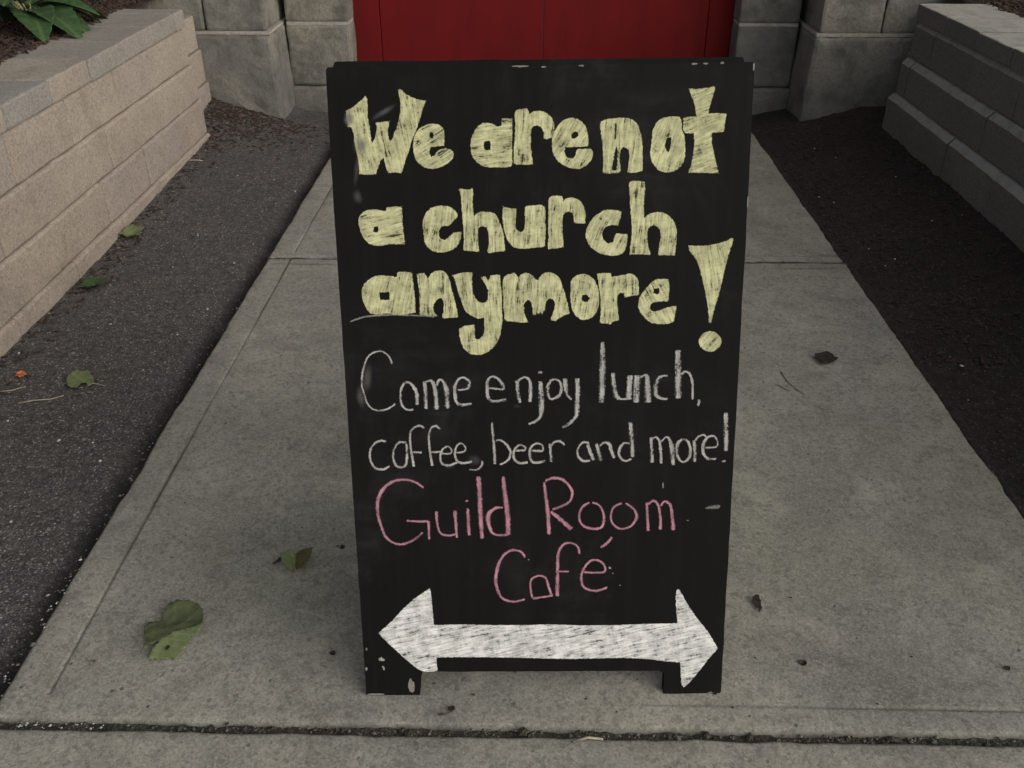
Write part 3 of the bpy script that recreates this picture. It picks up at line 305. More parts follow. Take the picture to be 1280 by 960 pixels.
STROKES = [('C','w',[[(-241.1,590.6,2.8),(-243.4,599.4,2.8),(-248.6,606.7,2.8),(-254.6,611.0,2.8),(-261.6,612.0,2.8),(-271.0,609.1,2.8),(-279.1,602.0,2.8),(-283.4,592.3,2.8),(-287.1,580.3,2.8),(-289.5,567.3,2.8),(-289.8,554.3,2.8),(-286.5,541.2,2.8),(-283.1,528.9,2.8),(-275.6,518.9,2.8),(-264.7,515.6,2.8),(-253.6,517.2,2.8),(-243.9,522.1,2.8),(-238.2,527.1,2.8)]]),('o','w',[[(-222.1,561.4,3.8),(-227.9,552.5,3.8),(-229.9,539.4,3.8),(-228.7,526.2,3.8),(-223.5,518.8,3.2),(-216.4,516.3,3.2),(-210.1,517.9,3.2)],[(-222.0,562.2,3.8),(-214.3,560.6,3.8),(-207.4,552.4,5.3),(-203.9,540.9,5.7),(-204.3,524.5,5.7)]]),('m','w',[[(-191.4,563.8,5.6),(-190.3,545.8,5.7),(-190.3,517.8,5.7)],[(-190.7,560.5,3.5),(-184.4,564.5,3.4),(-178.9,562.1,4.7),(-174.6,545.8,6.3),(-173.7,517.0,6.3)],[(-172.8,555.6,3.5),(-168.7,565.3,4.1),(-162.4,563.7,4.7),(-157.2,549.0,6.9),(-156.3,518.6,7.0)]]),('e','w',[[(-140.7,548.9,3.1),(-131.3,549.7,3.1),(-123.4,552.1,3.8),(-120.9,560.3,4.7),(-124.7,566.8,3.8),(-131.8,569.3,3.8),(-138.9,565.2,3.8),(-143.8,553.8,5.3),(-144.0,540.7,5.4),(-141.9,529.2,4.4),(-133.3,524.6,4.4),(-117.4,526.7,3.8)]]),('e','w',[[(-90.4,552.0,2.8),(-80.9,551.2,2.8),(-68.4,550.3,4.1),(-67.6,555.2,4.7),(-73.0,564.2,4.7),(-80.8,569.9,3.8),(-87.1,569.9,3.4),(-92.6,563.5,4.7),(-93.2,550.4,5.3),(-92.1,537.3,5.4),(-87.4,531.5,4.4),(-76.3,530.7,4.4),(-62.9,533.6,4.1)]]),('n','w',[[(-50.3,562.5,3.5),(-46.3,561.7,5.3),(-45.6,548.6,5.0),(-44.0,538.8,5.4),(-41.6,527.3,4.7)],[(-45.6,561.7,3.5),(-40.1,567.4,3.5),(-33.0,569.8,3.8),(-26.7,564.1,4.4),(-25.1,551.8,5.3),(-25.8,528.9,6.0)]]),('j','w',[[(-9.5,563.2,5.7),(-8.9,550.2,7.2),(-7.7,532.1,7.3),(-7.6,515.6,7.3),(-9.1,505.6,5.4),(-16.2,497.3,4.1),(-28.1,492.4,3.2)],[(-13.5,577.2,3.1),(-10.3,577.3,4.1),(-6.4,577.3,2.8)]]),('o','w',[[(14.8,566.4,2.8),(7.0,564.0,3.5),(2.4,555.0,4.7),(2.5,543.6,5.0),(5.7,534.5,3.8),(13.6,535.3,4.1),(21.4,541.9,5.0),(23.2,553.3,4.7),(20.4,562.3,3.5),(13.3,566.4,2.8)]]),('y','w',[[(28.9,568.0,6.6),(29.9,554.9,6.3),(32.5,541.8,4.7),(39.7,532.0,3.5)],[(47.8,567.9,6.6),(48.8,554.9,6.6),(49.1,538.5,6.9),(48.3,518.7,7.3),(47.3,505.5,5.7),(37.9,493.8,4.8),(25.3,486.4,3.5)]]),('l','w',[[(86.0,626.2,5.0),(86.9,611.9,7.1),(87.4,570.0,8.7),(87.2,527.5,7.2)]]),('u','w',[[(103.6,576.6,6.1),(106.1,556.8,6.1),(110.5,538.1,6.7),(119.6,533.3,3.6),(128.6,534.0,3.6)],[(130.7,572.5,8.2),(130.6,551.4,8.7),(129.9,532.2,7.7)]]),('n','w',[[(141.9,572.5,8.2),(142.1,551.3,8.7),(142.4,527.3,8.7)],[(146.7,567.2,3.6),(154.1,572.5,3.6),(158.2,567.2,6.6),(159.6,548.6,8.7),(161.0,527.3,8.7)]]),('c','w',[[(190.4,571.0,2.6),(182.2,571.1,3.1),(174.8,565.8,5.1),(171.6,551.2,6.7),(173.3,539.3,6.2),(182.5,533.9,4.6),(192.0,533.9,3.6)]]),('h','w',[[(203.8,612.9,7.1),(206.4,572.3,8.7),(208.2,533.8,8.7)],[(210.2,572.3,3.6),(217.6,578.1,3.6),(225.5,572.3,3.6),(229.7,556.4,3.6),(230.9,532.4,3.6)]]),('comma','w',[[(240.4,532.9,4.1),(241.5,527.0,4.6),(239.7,521.1,3.1)]]),('c','w',[[(-254.7,463.5,3.6),(-264.2,465.0,3.6),(-274.8,459.5,3.6),(-281.8,447.1,3.6),(-281.2,430.6,3.7),(-273.9,418.9,3.7),(-262.2,416.6,4.2),(-250.8,422.1,3.1)]]),('o','w',[[(-222.8,462.1,3.6),(-234.5,462.1,3.6),(-242.7,451.1,3.6),(-245.2,437.4,3.6),(-241.0,423.5,4.2),(-232.0,419.8,3.7),(-225.3,424.8,3.7),(-222.7,441.4,4.2),(-222.9,460.7,3.6)]]),('f','w',[[(-193.6,485.2,3.1),(-200.0,490.1,3.6),(-210.4,486.6,3.6),(-216.4,477.1,3.6),(-216.5,455.2,3.6),(-212.4,420.6,4.2)],[(-215.5,445.5,3.6),(-198.6,445.5,3.1)]]),('f','w',[[(-168.6,483.7,3.1),(-175.4,489.7,3.6),(-183.3,485.2,3.6),(-187.0,471.5,3.6),(-186.0,449.6,3.6),(-182.8,421.9,4.2)],[(-184.3,445.4,3.6),(-168.7,446.2,3.1)]]),('e','w',[[(-167.4,443.4,3.1),(-153.1,443.4,3.1),(-151.7,450.8,3.1),(-158.1,455.0,3.1),(-166.0,449.5,3.6),(-169.6,437.1,3.7),(-166.5,426.0,3.7),(-154.8,423.2,3.7),(-141.6,428.7,3.7)]]),('e','w',[[(-144.0,444.5,3.1),(-130.9,446.6,3.1),(-129.5,454.9,3.1),(-137.2,460.4,3.1),(-143.8,453.6,3.6),(-145.8,442.5,3.6),(-142.9,431.5,3.7),(-133.8,426.7,4.2),(-118.1,429.4,3.7)]]),('comma','w',[[(-102.4,431.3,3.1),(-103.0,423.0,3.7),(-110.4,415.5,3.1),(-123.5,415.5,2.4)]]),('b','w',[[(-86.1,495.6,2.9),(-85.4,480.9,4.1),(-83.2,455.6,4.5),(-81.8,424.9,4.2)],[(-80.7,464.0,2.9),(-73.5,465.7,3.5),(-64.7,459.7,4.2),(-57.6,448.7,4.2),(-57.6,438.5,4.2),(-64.0,429.1,3.5),(-74.5,424.1,2.9)]]),('e','w',[[(-49.6,447.8,2.9),(-35.1,448.6,3.8),(-33.5,453.7,3.5),(-41.6,457.1,3.5),(-48.8,452.1,3.8),(-52.0,441.9,4.2),(-49.6,431.7,4.2),(-41.5,426.5,4.2),(-28.7,427.8,4.2)]]),('e','w',[[(-23.9,447.7,3.2),(-6.3,447.7,4.2),(-5.5,455.3,3.5),(-12.8,460.1,3.5),(-20.7,457.1,3.5),(-25.5,448.6,4.5),(-25.5,436.7,4.5),(-20.6,427.8,4.5),(-9.3,427.8,4.5),(-0.5,431.1,3.9)]]),('r','w',[[(6.4,460.3,4.2),(7.4,446.8,4.2),(8.7,428.0,4.5)],[(7.3,453.6,2.9),(12.8,461.7,3.5),(20.8,463.7,3.8),(27.2,460.3,3.5),(29.7,456.0,3.2)]]),('a','w',[[(69.9,459.7,3.1),(59.4,461.1,3.6),(51.3,450.1,3.6),(52.0,437.7,4.2),(60.0,429.9,4.2),(71.8,430.7,3.7)],[(66.0,459.7,4.2),(71.5,444.5,5.2),(77.0,430.7,4.2)]]),('n','w',[[(80.8,459.7,4.2),(84.5,445.9,5.2),(88.8,429.8,5.2)],[(85.6,454.2,3.1),(93.2,461.0,3.6),(101.1,458.2,5.2),(105.4,445.8,5.7),(109.6,434.2,5.2)]]),('d','w',[[(133.7,495.0,5.2),(136.6,470.4,6.2),(139.6,436.0,5.8)],[(134.9,459.5,3.1),(124.5,459.5,3.6),(117.5,448.5,4.7),(118.6,437.5,4.2),(126.7,429.7,3.7),(138.4,433.2,3.1)]]),('m','w',[[(167.8,470.3,4.2),(169.7,448.4,5.2),(171.3,426.2,5.2)],[(169.0,466.2,3.1),(176.1,469.8,3.1),(181.6,462.1,4.2),(184.4,445.5,4.7),(185.8,424.7,4.7)],[(184.2,462.1,3.1),(191.7,469.7,3.1),(198.4,464.8,5.2),(202.7,445.5,7.3),(205.1,421.9,6.3)]]),('o','w',[[(219.2,466.1,3.1),(211.6,460.6,5.2),(209.6,448.2,5.2),(212.9,434.4,4.7),(221.0,427.4,3.7),(229.9,434.3,4.7),(231.8,448.1,4.7),(227.2,461.9,4.2),(219.1,466.9,3.1)]]),('r','w',[[(236.2,464.6,4.2),(239.1,448.1,5.2),(239.4,427.3,5.2)],[(237.6,461.9,3.1),(243.7,470.6,3.1),(252.6,473.3,3.1),(255.5,468.7,2.6)]]),('e','w',[[(255.1,451.4,3.1),(273.2,453.5,3.1),(274.0,463.1,3.1),(268.3,471.4,3.6),(258.1,468.7,4.2),(252.1,457.7,5.7),(253.0,442.5,4.7),(261.3,432.8,4.2),(274.4,432.8,3.7)]]),('exclamation_mark','w',[[(284.9,510.7,6.2),(287.5,475.4,7.3),(289.4,445.7,6.3)],[(283.1,427.5,2.6),(286.5,428.3,3.7),(290.4,429.1,2.4)]]),('G','p',[[(-197.7,383.9,3.7),(-210.6,394.1,3.7),(-228.8,398.9,4.2),(-247.3,395.3,4.7),(-263.6,382.2,5.8),(-272.2,363.8,6.3),(-273.8,343.8,5.3),(-269.9,320.8,4.8),(-261.5,297.6,4.3),(-245.9,285.9,3.7),(-229.8,286.4,3.7),(-213.5,294.5,3.7),(-201.1,306.1,3.2)],[(-227.2,327.0,3.2),(-209.9,325.8,3.7),(-191.8,325.7,4.3)],[(-191.3,326.9,4.3),(-191.1,311.9,4.3),(-190.8,293.0,3.7)]]),('u','p',[[(-177.6,343.5,5.3),(-177.5,326.2,3.7),(-173.1,306.0,3.7),(-159.9,300.1,3.7),(-146.5,303.0,3.2)],[(-147.9,344.8,5.3),(-146.6,323.2,4.3),(-145.3,295.7,3.7)]]),('i','p',[[(-126.6,349.0,4.2),(-126.1,326.0,5.3),(-125.1,300.0,5.3)],[(-130.1,362.7,3.2),(-127.7,361.3,4.8),(-125.9,360.4,3.2)]]),('l','p',[[(-108.5,404.1,6.8),(-107.0,368.8,7.9),(-105.6,326.0,6.9),(-103.8,294.1,5.4)]]),('d','p',[[(-68.6,404.0,4.7),(-66.1,374.4,6.9),(-62.2,340.2,8.0),(-60.4,301.2,7.0)],[(-68.8,349.3,3.7),(-82.1,348.2,4.8),(-92.7,337.4,6.9),(-92.9,320.1,6.9),(-86.3,304.2,4.3),(-71.7,300.3,3.7),(-59.6,302.0,4.3)]]),('R','p',[[(-2.4,393.9,3.7),(0.4,368.4,5.3),(4.7,334.2,6.4),(6.3,300.9,5.9)],[(-1.1,395.3,3.7),(13.3,400.9,4.2),(29.1,396.6,4.7),(41.1,382.5,4.7),(43.2,369.7,4.2),(36.2,356.9,3.7),(11.2,345.6,3.7)],[(8.6,342.7,5.3),(24.7,328.3,6.4),(43.6,310.9,7.5)]]),('o','p',[[(72.0,358.2,3.7),(60.2,349.7,4.2),(55.2,334.0,4.3),(60.8,318.1,4.3),(78.3,311.4,4.3),(92.9,315.1,4.3),(95.9,333.8,4.3),(89.4,351.0,3.7),(76.0,358.2,3.7)]]),('o','p',[[(125.0,356.6,3.7),(112.0,349.5,3.7),(107.1,333.8,3.7),(111.5,319.3,3.7),(125.1,311.2,3.7),(140.9,316.3,3.7),(149.7,332.2,4.8),(143.9,346.5,3.7),(130.3,356.6,3.7)]]),('m','p',[[(165.3,357.9,4.2),(166.9,336.4,4.3),(169.3,306.9,4.8)],[(167.6,353.6,3.7),(175.2,360.7,3.7),(183.5,353.5,4.2),(188.4,330.6,4.8),(189.3,308.9,5.3)],[(187.6,350.6,3.7),(193.9,359.2,3.7),(203.4,353.4,4.8),(207.7,333.4,5.3),(210.8,307.9,6.4)]]),('C','p',[[(-32.9,260.0,4.2),(-39.4,270.1,3.7),(-53.9,273.6,4.2),(-68.3,264.5,4.7),(-77.6,245.8,5.3),(-81.7,222.6,5.8),(-79.1,202.2,4.8),(-69.9,184.5,4.3),(-51.3,179.1,4.3),(-32.7,183.7,3.7)]]),('a','p',[[(-20.7,185.7,3.7),(-24.0,204.8,3.7),(-22.2,219.5,3.7),(-10.3,226.7,3.7),(1.6,222.3,3.7),(7.0,204.7,4.2),(12.5,187.6,4.8)],[(-20.7,184.8,3.7),(-4.8,187.1,3.7),(12.5,190.0,3.2)]]),('f','p',[[(57.6,265.4,4.2),(53.5,279.7,3.7),(41.6,286.3,3.7),(29.9,282.7,4.2),(22.2,268.4,4.7),(21.2,242.5,5.3),(21.0,213.4,5.8),(21.3,188.5,5.9)],[(22.6,234.4,3.2),(40.3,234.6,3.2)]]),('e','p',[[(63.5,233.1,3.2),(82.0,232.1,3.7),(99.1,233.5,3.7),(98.8,245.1,3.7),(89.4,253.8,3.7),(76.3,253.8,4.2),(64.7,239.4,4.2),(60.6,222.0,4.2),(66.7,204.5,4.2),(85.4,198.5,4.2),(105.2,204.9,3.7)]]),('accent','p',[[(110.6,296.6,3.7),(101.8,285.2,4.7),(91.5,277.3,4.2)]]),('smear_line','s',[[(-303.6,658.9,2.2),(-287.9,664.5,2.8),(-272.4,667.6,3.1),(-232.4,669.7,2.8),(-201.7,668.1,2.5),(-172.5,666.4,2.2)]]),('chip_mark','w',[[(-283.5,70.2,4.4),(-278.5,70.8,6.7),(-272.5,68.2,3.3)],[(-277.3,58.2,2.2),(-275.2,54.4,3.9),(-274.3,48.7,2.2)]]),('chip_mark','w',[[(106.0,242.7,2.6),(108.2,240.7,4.0),(109.8,238.7,2.6)],[(111.9,232.0,2.2),(114.3,229.4,2.2)],[(124.2,208.9,2.4),(127.1,208.9,2.4)]]),('scuff_mark','s',[[(260.8,346.9,2.4),(271.3,348.6,4.3),(281.9,349.7,6.9),(285.9,349.7,2.4)]]),('scuff_mark','s',[[(189.8,393.2,2.2),(191.0,381.9,2.4)]]),('scuff_mark','s',[[(231.3,326.1,2.2),(236.6,325.2,2.2)]]),('pinhole','w',[[(-28.9,256.6,2.2),(-25.2,256.0,2.2)]])]
SMUDGES = [(-281.3,568.9,9.4,29.7,8,0.42),(-292.1,537.9,9.4,23.6,-5,0.32),(-239.4,968.7,24.1,5.6,-30,0.5),(-290.6,959.0,9.1,15.2,0,0.85),(-275.3,920.8,12.8,17.9,0,0.75),(-282.6,885.8,5.7,30.9,10,0.3),(-283.1,847.8,9.1,13.0,-10,0.35),(-115.5,431.4,13.1,11.8,0,0.28),(-154.8,421.8,10.5,6.5,0,0.2),(272.6,348.9,13.3,5.8,-5,0.3),(-46.3,522.3,9.5,4.7,0,0.1)]

# ------------------------------------------------------------ ground
def axis(stops):
    """list of coordinates from (start, end, step) runs"""
    out = []
    for a, b, st in stops:
        n = max(1, int(round((b - a) / st)))
        out += [a + (b - a) * k / n for k in range(n)]
    out.append(stops[-1][1]); return out
def height_sheet(name, xs, ys, fz, mat, parent=None, fx=None, smooth=True, dirt=None):
    v = []
    for y in ys:
        for x in xs:
            xx, yy = (x, y) if fx is None else fx(x, y)
            v.append((xx, yy, fz(x, y)))
    nx = len(xs); f = [(j * nx + i, j * nx + i + 1, (j + 1) * nx + i + 1, (j + 1) * nx + i) for j in range(len(ys) - 1) for i in range(nx - 1)]
    o = mesh(name, v, f, mat, parent, smooth)
    if dirt:                               # grime in slab grooves and edges; in the asphalt gutter, painted shade
        at = o.data.attributes.new("dirt", 'FLOAT', 'POINT'); at.data.foreach_set("value", [max(0.0, min(1.0, dirt(x, y))) for y in ys for x in xs])
    return o
def slab(name, x0, x1, y0, y1, parent, gl=None, gr=None, gn=None, gf=None, seed=0):
    """a cast concrete slab with rounded, slightly chipped edges and tooled border grooves (distances from its edges)"""
    def runs(a, b, g0, g1):
        e = .012; r = [(a, a + e, .003)]; p = a + e
        for g in ([g0] if g0 else []): r += [(p, a + g - .008, .02), (a + g - .008, a + g + .008, .0016)]; p = a + g + .008
        if g1: r += [(p, b - g1 - .008, .022), (b - g1 - .008, b - g1 + .008, .0016)]; p = b - g1 + .008
        r += [(p, b - e, .022), (b - e, b, .003)]
        return axis(r)
    xs, ys = runs(x0, x1, gl, gr), runs(y0, y1, gn, gf)
    def fx(x, y):
        k = .0035
        dx = (nz(y, seed, 0, 23) + .6 * nz(y, seed, 3, 90) + 1.6 * nz(y, seed, 6, 5)) * k if min(x - x0, x1 - x) < .013 else 0
        dy = (nz(x, seed, 5, 23) + .6 * nz(x, seed, 8, 90) + .8 * nz(x, seed, 2, 9)) * k if min(y - y0, y1 - y) < .013 else 0
        return x + dx, y + dy
    def fz(x, y):
        z = nz(x, y, seed, 2.2) * .0022 + nz(x, y, seed + 5, 9) * .0010 + nz(x, y, seed, 40) * .0005
        e = min(x - x0, x1 - x, y - y0, y1 - y)
        r = .012 + .008 * max(0, nz(x, y, seed + 2, 11))
        if e < r: z -= (1 - e / r) ** 2 * .011
        def groove(d, on, s_):
            if not on: return 0
            a = .5 + .9 * nz(x, y, s_, 3.0)
            return .0030 * max(.15, min(1, a + .35)) * math.exp(-(d / .0034) ** 2)
        inx = x0 + (gl or 0) - .02 < x and (gr is None or x < x1 - gr + .02)
        if gl and y > y0 + (gn or 0): z -= groove(x - x0 - gl + .006 * nz(0, y, 4, 1.2), True, 1)
        if gr and y > y0 + (gn or 0): z -= .6 * groove(x - x1 + gr, True, 2)
        if gn and inx: z -= (.45 if x < .5 else .9) * groove(y - y0 - gn, x > .2, 3)
        if gf and inx: z -= .9 * groove(y - y1 + gf, True, 4)
        return z
    def dirt(x, y):
        q = 0
        e = min(x - x0, x1 - x, y - y0, y1 - y); q = max(q, (.75 + .5 * nz(x, y, seed, 9)) * max(0, 1 - e / (.010 + .006 * nz(x, y, 7, 15))))
        gg = lambda d, w=.0042: math.exp(-(d / w) ** 2)
        if gl and y > y0 + (gn or 0) and x < .2: q = max(q, gg(x - x0 - gl + .006 * nz(0, y, 4, 1.2)) * min(1, .55 + 1.3 * nz(x, y, 5, 4)))
        if gn and x > .1: q = max(q, gg(y - y0 - gn, .005) * (.1 + .5 * min(1, max(0, x - .1))) * (.7 + nz(x, y, 5, 8)))
        if gf and x < x1 - .04 and x > x0 + .03: q = max(q, .55 * gg(y - y1 + gf, .006) * (.7 + nz(x, y, 5, 6)))
        return q
    o = height_sheet(name, xs, ys, fz, M['concrete'], parent, fx, dirt=dirt)
    # skirt down the sides
    me = o.data; bm = bmesh.new(); bm.from_mesh(me)
    r = bmesh.ops.extrude_edge_only(bm, edges=[e for e in bm.edges if e.is_boundary])
    for g in r['geom']:
        if isinstance(g, bmesh.types.BMVert): g.co.z -= .09
    bm.normal_update(); bm.to_mesh(me); bm.free()
    me.polygons.foreach_set("use_smooth", [True] * len(me.polygons))
    return o
PX0, PX1 = -.910, 1.088
path = tag(empty("path", (0, 0, 0)), "light grey concrete path leading up to the red door", kind="structure")
slab("concrete_slab", PX0, PX1, 1.0095, 2.935, path, gl=.085, gn=.055, gf=.05, seed=1)
slab("concrete_slab", PX0, PX1, 2.943, 4.93, path, gl=.085, gn=.05, seed=2)
pave = tag(empty("pavement", (0, 0, 0)), "worn concrete pavement crossing in front of the path", kind="structure")
slab("concrete_slab", -1.75, 3.0, .2, .999, pave, seed=3)
slab("concrete_slab", -1.75, 3.0, -1.6, .192, pave, seed=4)
slab("concrete_slab", -6.0, -1.758, -1.6, .999, pave, seed=5)
slab("concrete_slab", 3.008, 6.0, -1.6, .999, pave, seed=6)
slab("door_sill", PX0 + .06, PX1 - .13, 4.94, 5.35, path, seed=9)

LBX = -1.50; RBX = 1.652
def z_left(x, y):
    t = (x - LBX) / (PX0 - LBX)           # 0 at the wall, 1 at the path
    z = -.012 + .055 * max(0, min(1, (y - 2.9) / 1.6)) * (1 - t) - .012 * t + .004 * max(0, min(1, (2.6 - y)))
    if y > 4.25: z += (y - 4.25) * .07 * max(0, 1 - t * 2)
    z -= .03 * max(0, min(1, (y - 4.2) / .4)) * min(1, t * 2)
    d = PX0 - x                            # gutter worn along the slab
    z -= .034 * math.exp(-((d - .014) / .040) ** 2) * (.75 + .5 * nz(0, y, 0, 2.5))
    return z + nz(x, y, 0, 7) * .006 + nz(x, y, 3, 28) * .0032 + nz(x, y, 5, 90) * .0022
def z_right(x, y):
    t = (x - PX1) / (RBX - PX1)
    z = -.022 + .10 * max(0, min(1, t)) ** 1.3 * min(1, max(0, (y - .6) / 1.5))
    z -= .03 * max(0, min(1, (y - 4.1) / .5)) * (1 - t)
    z += (.021 + .012 * nz(x, y, 31, 9) + .008 * nz(x, y, 33, 35)) * math.exp(-((x - PX1) / .022) ** 2)
    return z + nz(x, y, 10, 6) * .010 + nz(x, y, 13, 24) * .006 + nz(x, y, 15, 80) * .003
lb = height_sheet("asphalt_strip", axis([(-1.62, -1.0, .016), (-1.0, PX0 + .012, .008)]), axis([(1.004, 5.15, .0155)]), z_left, M['asphalt'], dirt=lambda x, y: 1.0 * math.exp(-((PX0 - x - .014) / .042) ** 2) * (.85 + .5 * nz(x, y, 0, 8)))  # attribute here is painted shade: a dark band beside the raised slab
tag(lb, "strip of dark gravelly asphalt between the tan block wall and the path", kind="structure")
rb = height_sheet("soil_strip", axis([(PX1 - .032, PX1 + .04, .006), (PX1 + .04, 1.80, .016)]), axis([(1.004, 5.15, .0165)]), z_right, M['soil'])
tag(rb, "strip of dark bare soil between the grey block wall and the path", kind="structure")
def joint_fill(x, y): return -.0085 + nz(x, y, 0, 60) * .0035 + nz(x, y, 0, 14) * .004
gj = height_sheet("joint_dirt", axis([(-1.75, 3.0, .006)]), axis([(.990, 1.020, .004)]), joint_fill, M['dirt'])
tag(gj, "dirt and grit packed in the joint across the foot of the path", kind="structure")
gj2 = height_sheet("joint_dirt", axis([(PX0, PX1, .01)]), axis([(2.925, 2.953, .006)]), lambda x, y: joint_fill(x, y) + .002, M['dirt'])
tag(gj2, "dirt in the narrow joint between the two path slabs", kind="structure")
gnd = height_sheet("ground", axis([(-60, 60, 8)]), axis([(-60, 60, 8)]), lambda x, y: -.13, M['soil']); tag(gnd, "dark earth all round", kind="structure")

# loose grit
def pebble(verts, faces, c, r, rg, flat=.7):
    b = len(verts); a = rg.random() * 6.28; ca, sa = math.cos(a), math.sin(a)
    rx, ry, rz = r * rg.uniform(.7, 1.3), r * rg.uniform(.6, 1.0), r * rg.uniform(.5, 1) * flat
    for (x, y, z) in ((1, 0, 0), (.3, .95, .1), (-.8, .6, -.1), (-.9, -.5, .1), (.3, -.95, 0), (.1, .1, 1), (0, 0, -1)):
        x, y, z = x * rx * rg.uniform(.8, 1.2), y * ry * rg.uniform(.8, 1.2), z * rz
        verts.append((c[0] + x * ca - y * sa, c[1] + x * sa + y * ca, c[2] + z))
    for k in range(5):
        faces.append((b + k, b + (k + 1) % 5, b + 5)); faces.append((b + (k + 1) % 5, b + k, b + 6))
def grit(name, n, pick, zf, mat, rr, label, seed, cat="gravel"):
    rg = random.Random(seed); v = []; f = []
    for _ in range(n):
        x, y = pick(rg); r = rg.uniform(*rr) * (1 + 1.2 * (rg.random() ** 6))
        pebble(v, f, (x, y, zf(x, y) + r * .25), r, rg)
    return tag(mesh(name, v, f, mat), label, cat, kind="stuff")
def near(rg, a, b, lo, hi): return rg.uniform(a, b), lo + (hi - lo) * rg.random() ** 1.5
grit("gravel", 9000, lambda r: near(r, -1.5, -.965, 1.02, 4.6), z_left, M['stone_bit'], (.0012, .0036), "fine grey grit bedded all over the asphalt strip on the left", 3)
grit("gravel", 44, lambda r: near(r, -1.48, -.95, 1.1, 4.5), z_left, M['stone_pale'], (.0022, .0046), "scattered pale stone specks on the asphalt strip on the left", 4)
grit("gravel", 2500, lambda r: near(r, 1.1, 1.62, 1.02, 4.6), z_right, M['chip'], (.002, .005), "dark crumbs of soil all over the right hand soil strip", 5)
grit("gravel", 26, lambda r: near(r, 1.15, 1.6, 1.4, 4.5), z_right, M['stone_pale'], (.0025, .005), "scattered pale stone specks on the dark soil strip on the right", 6)
grit("gravel", 26, lambda r: (r.uniform(-.86, -.70), r.uniform(.999, 1.011)), lambda x, y: -.006, M['stone_pale'], (.001, .0026), "pale grit caught in the joint across the foot of the path", 7)
grit("gravel", 260, lambda r: (r.uniform(-.86, 1.6), r.uniform(.999, 1.011)), lambda x, y: -.006, M['stone_bit'], (.0012, .003), "dark grit caught in the joint across the foot of the path", 8)
grit("gravel", 110, lambda r: (PX0 + abs(r.gauss(0, .018)) - .012, 1.02 + 1.6 * r.random() ** 1.6), lambda x, y: -.001, M['stone_bit'], (.0012, .003), "grey grit spilled along the left edge of the path", 9)
grit("gravel", 12, lambda r: (PX0 + abs(r.gauss(0, .016)) - .010, 1.02 + .5 * r.random()), lambda x, y: -.001, M['stone_pale'], (.0012, .0026), "pale grit spilled at the near left corner of the path", 10)
grit("dirt_clod", 46, lambda r: (r.uniform(-.8, 1.3), r.gauss(1.004, .003)), lambda x, y: -.005, M['dirt'], (.003, .0065), "dark clods and moss bulging from the joint across the foot of the path", 14)
grit("gravel", 170, lambda r: (r.uniform(-.8, 1.05), r.uniform(1.03, 2.6)), lambda x, y: .0008, M['chip'], (.0010, .0022), "tiny dark crumbs scattered over the concrete path", 12)

# ------------------------------------------------------------ retaining walls of segmental blocks
SET = {-1: .012, 1: .030}
def block_wall(name, side, xf, tops, cap_top, base, y0, y1, mat, capmat, offs, label, cap_d, cap_off):
    w = tag(empty(name, (side * xf, (y0 + y1) / 2, 0)), label, "wall")
    w.location = (0, 0, 0)
    s = side; k = 0; z0 = base
    for c, zt in enumerate(tops):
        x_face = xf + SET[s] * (c - 1); L = .405
        y = y0 - L + offs[c]
        while y < y1:
            a, b = max(y, y0), min(y + L, y1)
            if b - a > .05:
                j = rnd.uniform(-.0025, .0025)
                xa, xb = sorted((s * (x_face + j), s * (x_face + .28)))
                ch = .010 if s < 0 else .024
                def chamfer(co, zt=zt, ch=ch, xo=s * (x_face + j), s=s):       # worn, sloping top edge of the face
                    q = max(0, co.z - (zt - ch)) * (1 - min(1, abs(co.x - xo) / .05))
                    return Vector((co.x + s * q * .95, co.y, co.z))
                block("block", (xa, a + (.0012 if s < 0 else .0008), z0 + .0012), (xb, b - (.0012 if s < 0 else .0008), zt - .0012), mat, w, bev=(.006 if s < 0 else .0045), rough=.0026, seed=k, taper=chamfer, cut=zt - ch); k += 1
            y += L
        z0 = zt
    y = y0 - .298 + cap_off
    while y < y1 - .02:
        a, b = max(y, y0), min(y + .298, y1)
        xa, xb = sorted((s * (xf + SET[s] * 1.6 + rnd.uniform(-.002, .002)), s * (xf + .014 + cap_d)))
        block("cap_stone", (xa, a + .0015, z0 + .002), (xb, b - .0015, cap_top + rnd.uniform(-.001, .001)), capmat, w, bev=.007, rough=.0018, seed=k); k += 1
        y += .298
    xa, xb = sorted((s * (xf + .15), s * (xf + .26)))
    mesh("core", *box_vf((xa, y0 + .02, base), (xb, y1 - .02, tops[-1] - .01)), M['liner'], w)
    return w
def box_vf(lo, hi):
    (a, b, c), (d_, e, f) = lo, hi
    v = [(a, b, c), (d_, b, c), (d_, e, c), (a, e, c), (a, b, f), (d_, b, f), (d_, e, f), (a, e, f)]
    return v, [(0, 3, 2, 1), (4, 5, 6, 7), (0, 1, 5, 4), (1, 2, 6, 5), (2, 3, 7, 6), (3, 0, 4, 7)]
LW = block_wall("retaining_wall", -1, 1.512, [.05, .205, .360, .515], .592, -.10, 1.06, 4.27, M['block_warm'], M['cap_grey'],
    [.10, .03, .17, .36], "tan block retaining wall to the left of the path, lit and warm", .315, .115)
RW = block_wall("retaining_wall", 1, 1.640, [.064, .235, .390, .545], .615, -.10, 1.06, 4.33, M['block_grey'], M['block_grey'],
    [.30, .12, .33, .21], "dark grey block retaining wall to the right of the path, in shade", .34, .25)
